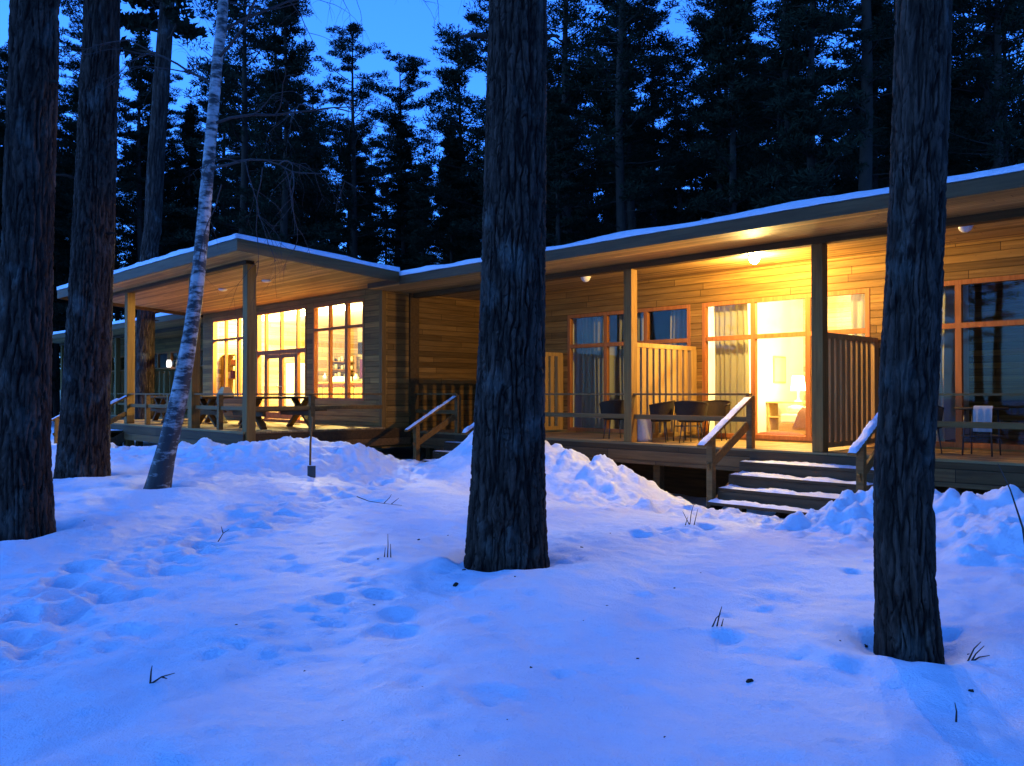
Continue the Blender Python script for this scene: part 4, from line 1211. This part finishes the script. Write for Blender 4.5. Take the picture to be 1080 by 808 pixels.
# ------------------------------------------------------------------ the birch
def birch():
    g = np.random.default_rng(5)
    x, y = at(-5.41, 12.7); z = gz(x, y) - 0.03
    t = thing("birch_tree", "white leaning birch with bare drooping twigs before the hall porch", "tree", (x, y, z))
    rows = [(-0.3, -0.05, 0.198), (0, 0.0, 0.181), (0.75, 0.19, 0.142), (1.5, 0.36, 0.129), (2.63, 0.55, 0.107), (3.2, 0.62, 0.101), (4.2, 0.71, 0.095), (5.4, 0.81, 0.086), (6.7, 0.91, 0.079), (7.5, 0.98, 0.084), (9.5, 1.1, 0.069), (13, 1.3, 0.026)]
    p, r = lean_pts(rows, 0)
    link("trunk", bark_trunk(p, r, 3, 60, 0.03, 0.008, 5, 3.0, 0.12), M['birch'], t, True)
    mb = MB()
    def grow(pt, d, ln, rad, lev):
        path = [Vector(pt)]; dd = Vector(d).normalized(); n = 7
        for k in range(n):
            sag = (-0.10, -0.22, -0.34)[min(lev, 2)]
            dd = (dd + Vector((g.normal() * 0.13, g.normal() * 0.13, sag * (k / n) + g.normal() * 0.08))).normalized()
            path.append(path[-1] + dd * ln / n)
        mb.tube(path, list(np.linspace(rad, rad * 0.3, n + 1)), 5 if lev else 6)
        if lev < 3:
            for q in range((5, 4, 3)[lev]):
                k = g.integers(2, n + 1)
                dv = path[k] - path[k - 1]
                az = g.uniform(0, 6.28)
                nd = dv.normalized() * 0.7 + Vector((math.cos(az), math.sin(az), g.uniform(-0.7, 0.3))) * 0.75
                grow(path[k], nd, ln * g.uniform(0.35, 0.6), rad * 0.45, lev + 1)
    rr = Vector((0.6955, 0.7185, 0)); ff = Vector((-0.7185, 0.6955, 0))
    for (h, side, dep, ln, up) in ((4.9, 1, -0.5, 1.7, 0.05), (5.6, 1, -0.1, 2.3, 0.35), (6.2, -1, 0.2, 2.0, 0.5), (6.6, 1, -0.6, 2.6, 0.5), (7.0, 1, 0.4, 2.9, 0.6), (7.4, -1, -0.4, 2.2, 0.7), (7.8, 1, -0.2, 3.0, 0.5),
                                   (8.3, -1, 0.3, 2.4, 0.8), (8.8, 1, 0.2, 2.6, 0.9), (9.6, -1, -0.3, 2.0, 1.0), (10.4, 1, 0.1, 1.8, 1.2), (11.3, -1, 0.1, 1.4, 1.4)):
        s = np.interp(h, [q[0] for q in rows], [q[1] for q in rows])
        grow(rr * s + Vector((0, 0, h)), rr * side + ff * dep + Vector((0, 0, up)), ln, 0.026, 0)
    # long twigs drooping down before the hall porch
    for (s0, h0, dl, ln) in ((1.5, 4.9, 0.1, 1.5), (1.75, 4.8, 0.25, 1.6), (1.15, 4.55, -0.12, 1.3), (2.1, 4.75, 0.2, 1.2)):
        grow(rr * s0 + ff * (-0.5) + Vector((0, 0, h0)), rr * dl + Vector((0, 0, -1.0)), ln, 0.010, 1)
    me = mesh_from("crown", np.array(mb.v), mb.f)
    link("crown", me, M['twig'], t)
birch()

# ------------------------------------------------------------------ the forest behind
def forest_pine(name, seed, H, start, blen, nb, dens, flat=0.35, upturn=0.25, dead=10):
    g = np.random.default_rng(seed)
    t = thing(name, "x", "tree")
    lean = g.normal(size=2) * 0.012
    ctr = lambda z: (lean[0] * z + 0.10 * math.sin(z * 0.35 + seed), lean[1] * z + 0.10 * math.cos(z * 0.3 + seed))
    mb = MB()
    zs = np.linspace(-0.4, H, 16)
    r0 = 0.011 * H + 0.03
    mb.tube([(*ctr(q), q) for q in zs], [max(0.02, r0 * (1 - max(q, 0) / H) ** 0.75) for q in zs], 9)
    cl = []
    for q in range(nb):
        f = (q + g.uniform(0, 1)) / nb
        z = H * (start + (0.985 - start) * f)
        prof = math.sin(math.pi * min(1, (0.18 + 0.82 * (1 - f)) * 0.72)) if start > 0.3 else (1 - f) * 0.95 + 0.07
        ln = blen * prof * g.uniform(0.55, 1.15)
        path = branch_path((*ctr(z), z), g.uniform(0, 6.283), ln, -0.05 + 0.5 * f, upturn, g, 5)
        mb.tube(path, list(np.linspace(0.035, 0.008, 6)), 4)
        for s in (2, 3, 4, 5):
            if g.uniform() < 0.15: continue
            rx = (0.34 + 0.24 * g.uniform()) * (0.7 + 0.5 * prof)
            cl.append((path[s] + Vector((g.normal() * 0.15, g.normal() * 0.15, 0.08)), rx, rx * flat, 0.6 + 0.6 * g.uniform()))
    cl.append((Vector((*ctr(H), H - 0.1)), 0.35, 0.4, 1.0))
    for q in range(dead):
        z = H * g.uniform(0.12, max(start, 0.2))
        path = branch_path((*ctr(z), z), g.uniform(0, 6.283), g.uniform(0.6, 2.2), 0.1, -0.3, g, 5)
        mb.tube(path, list(np.linspace(0.022, 0.005, 6)), 4)
    mb.build("trunk", M['bark_far'], t, True, origin=(0, 0, 0))
    link("crown", needles_mesh(cl, g, dens * 2.5, 0.25, 0.024), M['needles'], t)
    t["_h"] = H
    return t

protos = [forest_pine("forest_pine", 101, 22, 0.36, 3.2, 66, 42), forest_pine("forest_pine", 102, 24, 0.48, 3.4, 58, 44, 0.3),
          forest_pine("forest_pine", 103, 20, 0.26, 3.0, 74, 40), forest_pine("forest_pine", 104, 19, 0.55, 2.0, 40, 36, 0.45, 0.4, 16),
          forest_pine("forest_pine", 105, 17, 0.12, 2.6, 88, 40, 0.3, 0.1, 4), forest_pine("forest_pine", 106, 25, 0.40, 3.0, 64, 40, 0.35)]
kinds = ["tall dark pine in the dense forest behind the lodge roof", "tall dark pine in the dense forest behind the lodge roof", "tall dark pine in the dense forest behind the lodge roof",
         "slim sparse pine in the forest behind the lodge", "shorter bushy pine in the undergrowth behind the lodge roof", "tall dark pine in the dense forest behind the lodge roof"]
def shading_wood():
    """unseen pines added around the viewpoint to shade the front, mirrored in the dark panes"""
    gg = np.random.default_rng(9)
    Vs, Fs, Ms, base, n, spots_ = [], [], [], 0, 0, []
    while n < 46:
        ang = gg.uniform(R(62), R(298)); d = gg.uniform(13, 40)
        lat, fwd = d * math.sin(ang), d * math.cos(ang)
        x, y = at(lat, fwd)
        if y > 4 and x > -30: continue
        if any((x - a) ** 2 + (y - b) ** 2 < 3.0 ** 2 for a, b in spots_): continue
        spots_.append((x, y)); n += 1
        pr = protos[(0, 2, 5, 1)[n % 4]]; sc = gg.uniform(0.8, 1.0); th = gg.uniform(0, 6.28)
        for ch in children(pr):
            me = ch.data
            v = np.empty(len(me.vertices) * 3, np.float32); me.vertices.foreach_get("co", v); v = v.reshape(-1, 3) * sc
            c, s_ = math.cos(th), math.sin(th)
            v = np.stack([v[:, 0] * c - v[:, 1] * s_ + x, v[:, 0] * s_ + v[:, 1] * c + y, v[:, 2] + gz(x, y) - 0.1], 1)
            fs = [p.vertices[:] for p in me.polygons if len(p.vertices) == 4]
            f = np.array(fs, dtype=np.int32)
            if ch.name.startswith("crown"): f = f[::2]
            Vs.append(v); Fs.append(f + base); Ms.append(np.full(len(f), 1 if ch.name.startswith("crown") else 0, np.int32)); base += len(v)
    me = mesh_from("shading_wood", np.concatenate(Vs), np.concatenate(Fs))
    me.materials.append(M['bark_far']); me.materials.append(M['needles'])
    me.polygons.foreach_set("material_index", np.concatenate(Ms))
    o = link("shading_wood", me, None)
    tag(o, "unseen pines around the viewpoint, added to shade the lodge front, mirrored in the dark panes", "wood", None, "stuff")
shading_wood()  # added out of view to block sky light from the lodge front
used = set()
def plant(k, x, y, sc, label=None, rz=None):
    pr = protos[k]
    z = gz(x, y) - 0.1
    lb = label or kinds[k]
    if k not in used:
        used.add(k)
        pr.location = (x, y, z); pr.rotation_euler = (0, 0, rz or 0); pr.scale = (sc, sc, sc); pr["label"] = lb; pr["group"] = "pines of the forest behind the lodge"
        return pr
    return dup(pr, (x, y, z), rz if rz is not None else 0, lb, sc, "pines of the forest behind the lodge")

def px_of(x, y):
    lat, fwd = 0.6955 * x + 0.7185 * y, -0.7185 * x + 0.6955 * y
    return 540 + 880 * lat / fwd if fwd > 0.5 else None, fwd
PROTO_H = [22, 24, 20, 19, 17, 25]
# trees one can tell apart in the gap of open sky
def spot(pxx, fwd): return at((pxx - 540) / 880 * fwd, fwd)
sx, sy = spot(481, 52); plant(3, sx, sy, 1.27, "lone slim pine with a ragged top in the open sky left of the middle trunk", 0.4)
sx, sy = spot(419, 48); plant(1, sx, sy, 0.90, "flat topped pine against the open sky, left of the lone slim pine", 1.0)
sx, sy = spot(372, 44); plant(5, sx, sy, 0.86, "pine with outstretched boughs at the left edge of the open sky", 2.2)
sx, sy = spot(300, 38); plant(2, sx, sy, 1.05, "broad dark pine over the hall roof ridge corner", 0.1)
sx, sy = spot(247, 41); plant(0, sx, sy, 1.12, "dense dark pine right behind the birch top", 3.0)
g = np.random.default_rng(77)
placed = []
tries = 0
while len(placed) < 262 and tries < 20000:
    tries += 1
    x, y = g.uniform(-100, 26), g.uniform(-14, 84)
    pxx, fwd = px_of(x, y)
    if pxx is None or fwd < 27 or fwd > 88 or not (-190 < pxx < 1270): continue
    if y < 23.2 and x > -50.5: continue
    if (350 < pxx < 520 and g.uniform() < 0.45) or (pxx > 840 and g.uniform() < 0.4): continue
    if any((x - a) ** 2 + (y - b) ** 2 < 2.1 ** 2 for a, b in placed): continue
    k = int(g.choice([0, 1, 2, 3, 4, 5], p=[0.2, 0.17, 0.2, 0.12, 0.16, 0.15]))
    sc = g.uniform(0.85, 1.18)
    topy = 415 - (PROTO_H[k] * sc - 1.85) * 880 / fwd
    lim = None
    if 352 < pxx < 520: lim = 140 + 40 * math.sin(pxx * 0.13) * 0.5
    elif 575 < pxx < 640 and g.uniform() < 0.5: lim = 60
    if lim is not None and topy < lim:
        want = (415 - lim - g.uniform(0, 45)) * fwd / 880 + 1.85
        k = 4 if g.uniform() < 0.6 else 2
        sc = want / PROTO_H[k]
        if sc < 0.3: continue
    placed.append((x, y))
    plant(k, x, y, float(sc), None, float(g.uniform(0, 6.28)))

# ------------------------------------------------------------------ small things on the snow
def twig(loc_lat, loc_fwd, stems, label, name="twig", cat="twig", group=None):
    x, y = at(loc_lat, loc_fwd); z = gz(x, y)
    mb = MB()
    for path in stems:
        mb.tube([(RV[0] * a + -0.7185 * c, RV[1] * a + 0.6955 * c, b) for (a, b, c) in path], list(np.linspace(0.006, 0.002, len(path))), 5)
    me = mesh_from(name, np.array(mb.v), mb.f)
    o = link(name, me, M['twig'], None); o.location = (x, y, z - 0.01)
    tag(o, label, cat, group)
def pxf(pxx, pyy, h=1.53):
    f = h * 880 / (pyy - 415); return ((pxx - 540) / 880 * f, f)
twig(*pxf(755, 660), [[(0, 0, 0), (0.02, 0.09, 0.0), (0.035, 0.14, 0)], [(-0.03, 0, 0), (0.0, 0.06, 0.01), (0.03, 0.09, 0.01)], [(0.03, 0, 0), (0.045, 0.06, 0)]], "small forked twig poking from the snow between the middle and right pines")
twig(*pxf(1006, 745), [[(0, 0, 0), (0.003, 0.06, 0), (0.0, 0.10, 0.01)]], "short dark stub of a twig in the snow at the lower right")
twig(*pxf(1022, 690), [[(0, 0, 0), (0.03, 0.05, 0), (0.09, 0.09, 0.02)], [(0.0, 0, 0), (0.05, 0.03, 0), (0.11, 0.04, 0)], [(-0.02, 0, 0), (0.02, 0.08, 0), (0.06, 0.12, 0)]], "sprig of dry grass in the snow at the foot of the slender right hand pine", "grass_tuft", "grass")
twig(*pxf(409, 592), [[(0, 0, 0), (0.005, 0.12, 0), (0.0, 0.22, 0.02)], [(-0.03, 0, 0), (-0.02, 0.1, 0)], [(0.03, 0, 0), (0.025, 0.13, 0.02)]], "upright bare twig in the snow left of the middle pine")
twig(*pxf(405, 535), [[(-0.38, 0.13, 0.1), (-0.2, 0.08, 0), (0.0, 0.05, 0), (0.25, 0.03, -0.05)], [(0.0, 0.05, 0), (0.08, 0.13, 0), (0.1, 0.17, 0.02)], [(0.1, 0.04, 0), (0.2, 0.12, 0)]], "long fallen branch lying on the snow near the shovel")
twig(*pxf(168, 718), [[(-0.04, 0, 0), (-0.035, 0.07, 0), (-0.03, 0.10, 0)], [(-0.04, 0.0, 0), (0.02, 0.04, 0), (0.09, 0.06, 0)], [(0.02, 0.04, 0), (0.05, 0.03, 0)]], "branched twig half buried in the snow at the lower left")
twig(*pxf(727, 555), [[(0, 0, 0), (0.02, 0.15, 0), (0.06, 0.26, 0.02)], [(0.0, 0, 0), (-0.08, 0.16, 0)], [(0.05, 0, 0), (0.10, 0.18, 0.03)], [(-0.05, 0, 0), (-0.02, 0.10, 0)]], "small bare sapling in the snow at the left foot of the snowy steps", "sapling", "sapling")
twig(*pxf(236, 570), [[(-0.06, 0.0, 0), (0, 0.10, 0), (0.06, 0.14, 0)], [(0, 0.1, 0), (-0.02, 0.17, 0)]], "thin crooked twig in the snow right of the birch foot")
def sapling():
    x, y = at(4.07, 6.55); z = gz(x, y)
    t = thing("stump", "dark broken stump with a thin bent shoot at the right edge of the photo", "stump", (x, y, z))
    MB().tube([(x, y, z - 0.1), (x + 0.01, y, z + 0.12), (x + 0.02, y + 0.02, z + 0.34)], [0.06, 0.052, 0.035], 12).build("stump_body", M['bark'], t, True)
    MB().tube([(x - 0.02, y, z + 0.1), (x - 0.05, y - 0.04, z + 0.45), (x - 0.12, y - 0.10, z + 0.75), (x - 0.2, y - 0.12, z + 0.95)], [0.012, 0.009, 0.006, 0.003], 6).build("shoot", M['twig'], t, True)
sapling()
def bark_bit(pxx, pyy, s, label):
    lat, f = pxf(pxx, pyy); x, y = at(lat, f); z = gz(x, y)
    gg = np.random.default_rng(int(pxx))
    mb = MB()
    mb.hexa([(-s, -s * 0.6, -0.01), (s * 0.9, -s * 0.5, -0.01), (s, s * 0.5, -0.01), (-s * 0.8, s * 0.6, -0.01),
             (-s * 0.7, -s * 0.4, s * 0.5), (s * 0.6, -s * 0.3, s * 0.35), (s * 0.7, s * 0.3, s * 0.6), (-s * 0.5, s * 0.4, s * 0.3)])
    me = mesh_from("pine_cone", np.array(mb.v), mb.f)
    o = link("bark_chip", me, M['bark_far'], None); o.location = (x, y, z); o.rotation_euler = (0, 0, gg.uniform(0, 6))
    m = o.modifiers.new("bevel", 'BEVEL'); m.width = s * 0.2
    tag(o, label, "bark chip", "bark chips fallen on the snow")
bark_bit(481, 616, 0.04, "dark bark chip in the snow close to the left foot of the middle pine")
bark_bit(790, 706, 0.028, "dark bark chip in the snow at the lower right centre")
for k, (a, b) in enumerate(((446, 725), (322, 698), (395, 636), (615, 655), (672, 690), (535, 760), (300, 600), (640, 640), (870, 775), (150, 610), (362, 762), (700, 770), (250, 660), (485, 800), (560, 700))):
    bark_bit(a, b, 0.007 + 0.008 * ((k * 7) % 5) / 5, "tiny dark crumb of bark fallen on the open snow")

gl = np.random.default_rng(12)
for (tx, ty, tr, n, lb) in ((-5.686, 5.413, 0.40, 16, "tiny crumb of bark fallen on the snow around the foot of the middle pine"), (-2.018, 5.391, 0.20, 12, "tiny crumb of bark fallen on the snow around the foot of the right hand pine"),
                           (-10.245, 2.50, 0.33, 8, "tiny crumb of bark fallen on the snow around the foot of the leftmost pine")):
    for k in range(n):
        a, d = gl.uniform(0, 6.28), tr * (1.15 + gl.exponential(0.9))
        x, y = tx + d * math.cos(a), ty + d * math.sin(a)
        sz = gl.uniform(0.008, 0.02)
        mb = MB(); mb.hexa([(-sz, -sz * 0.5, -0.01), (sz * 0.9, -sz * 0.4, -0.01), (sz, sz * 0.5, -0.01), (-sz * 0.8, sz * 0.6, -0.01), (-sz * 0.7, -sz * 0.4, sz * 0.4), (sz * 0.6, -sz * 0.3, sz * 0.3), (sz * 0.7, sz * 0.3, sz * 0.5), (-sz * 0.5, sz * 0.4, sz * 0.3)])
        o = link("bark_chip", mesh_from("bark_chip", np.array(mb.v), mb.f), M['bark_far'], None); o.location = (x, y, gz(x, y)); o.rotation_euler = (0, 0, gl.uniform(0, 6))
        tag(o, lb, "bark chip", "bark chips fallen on the snow")
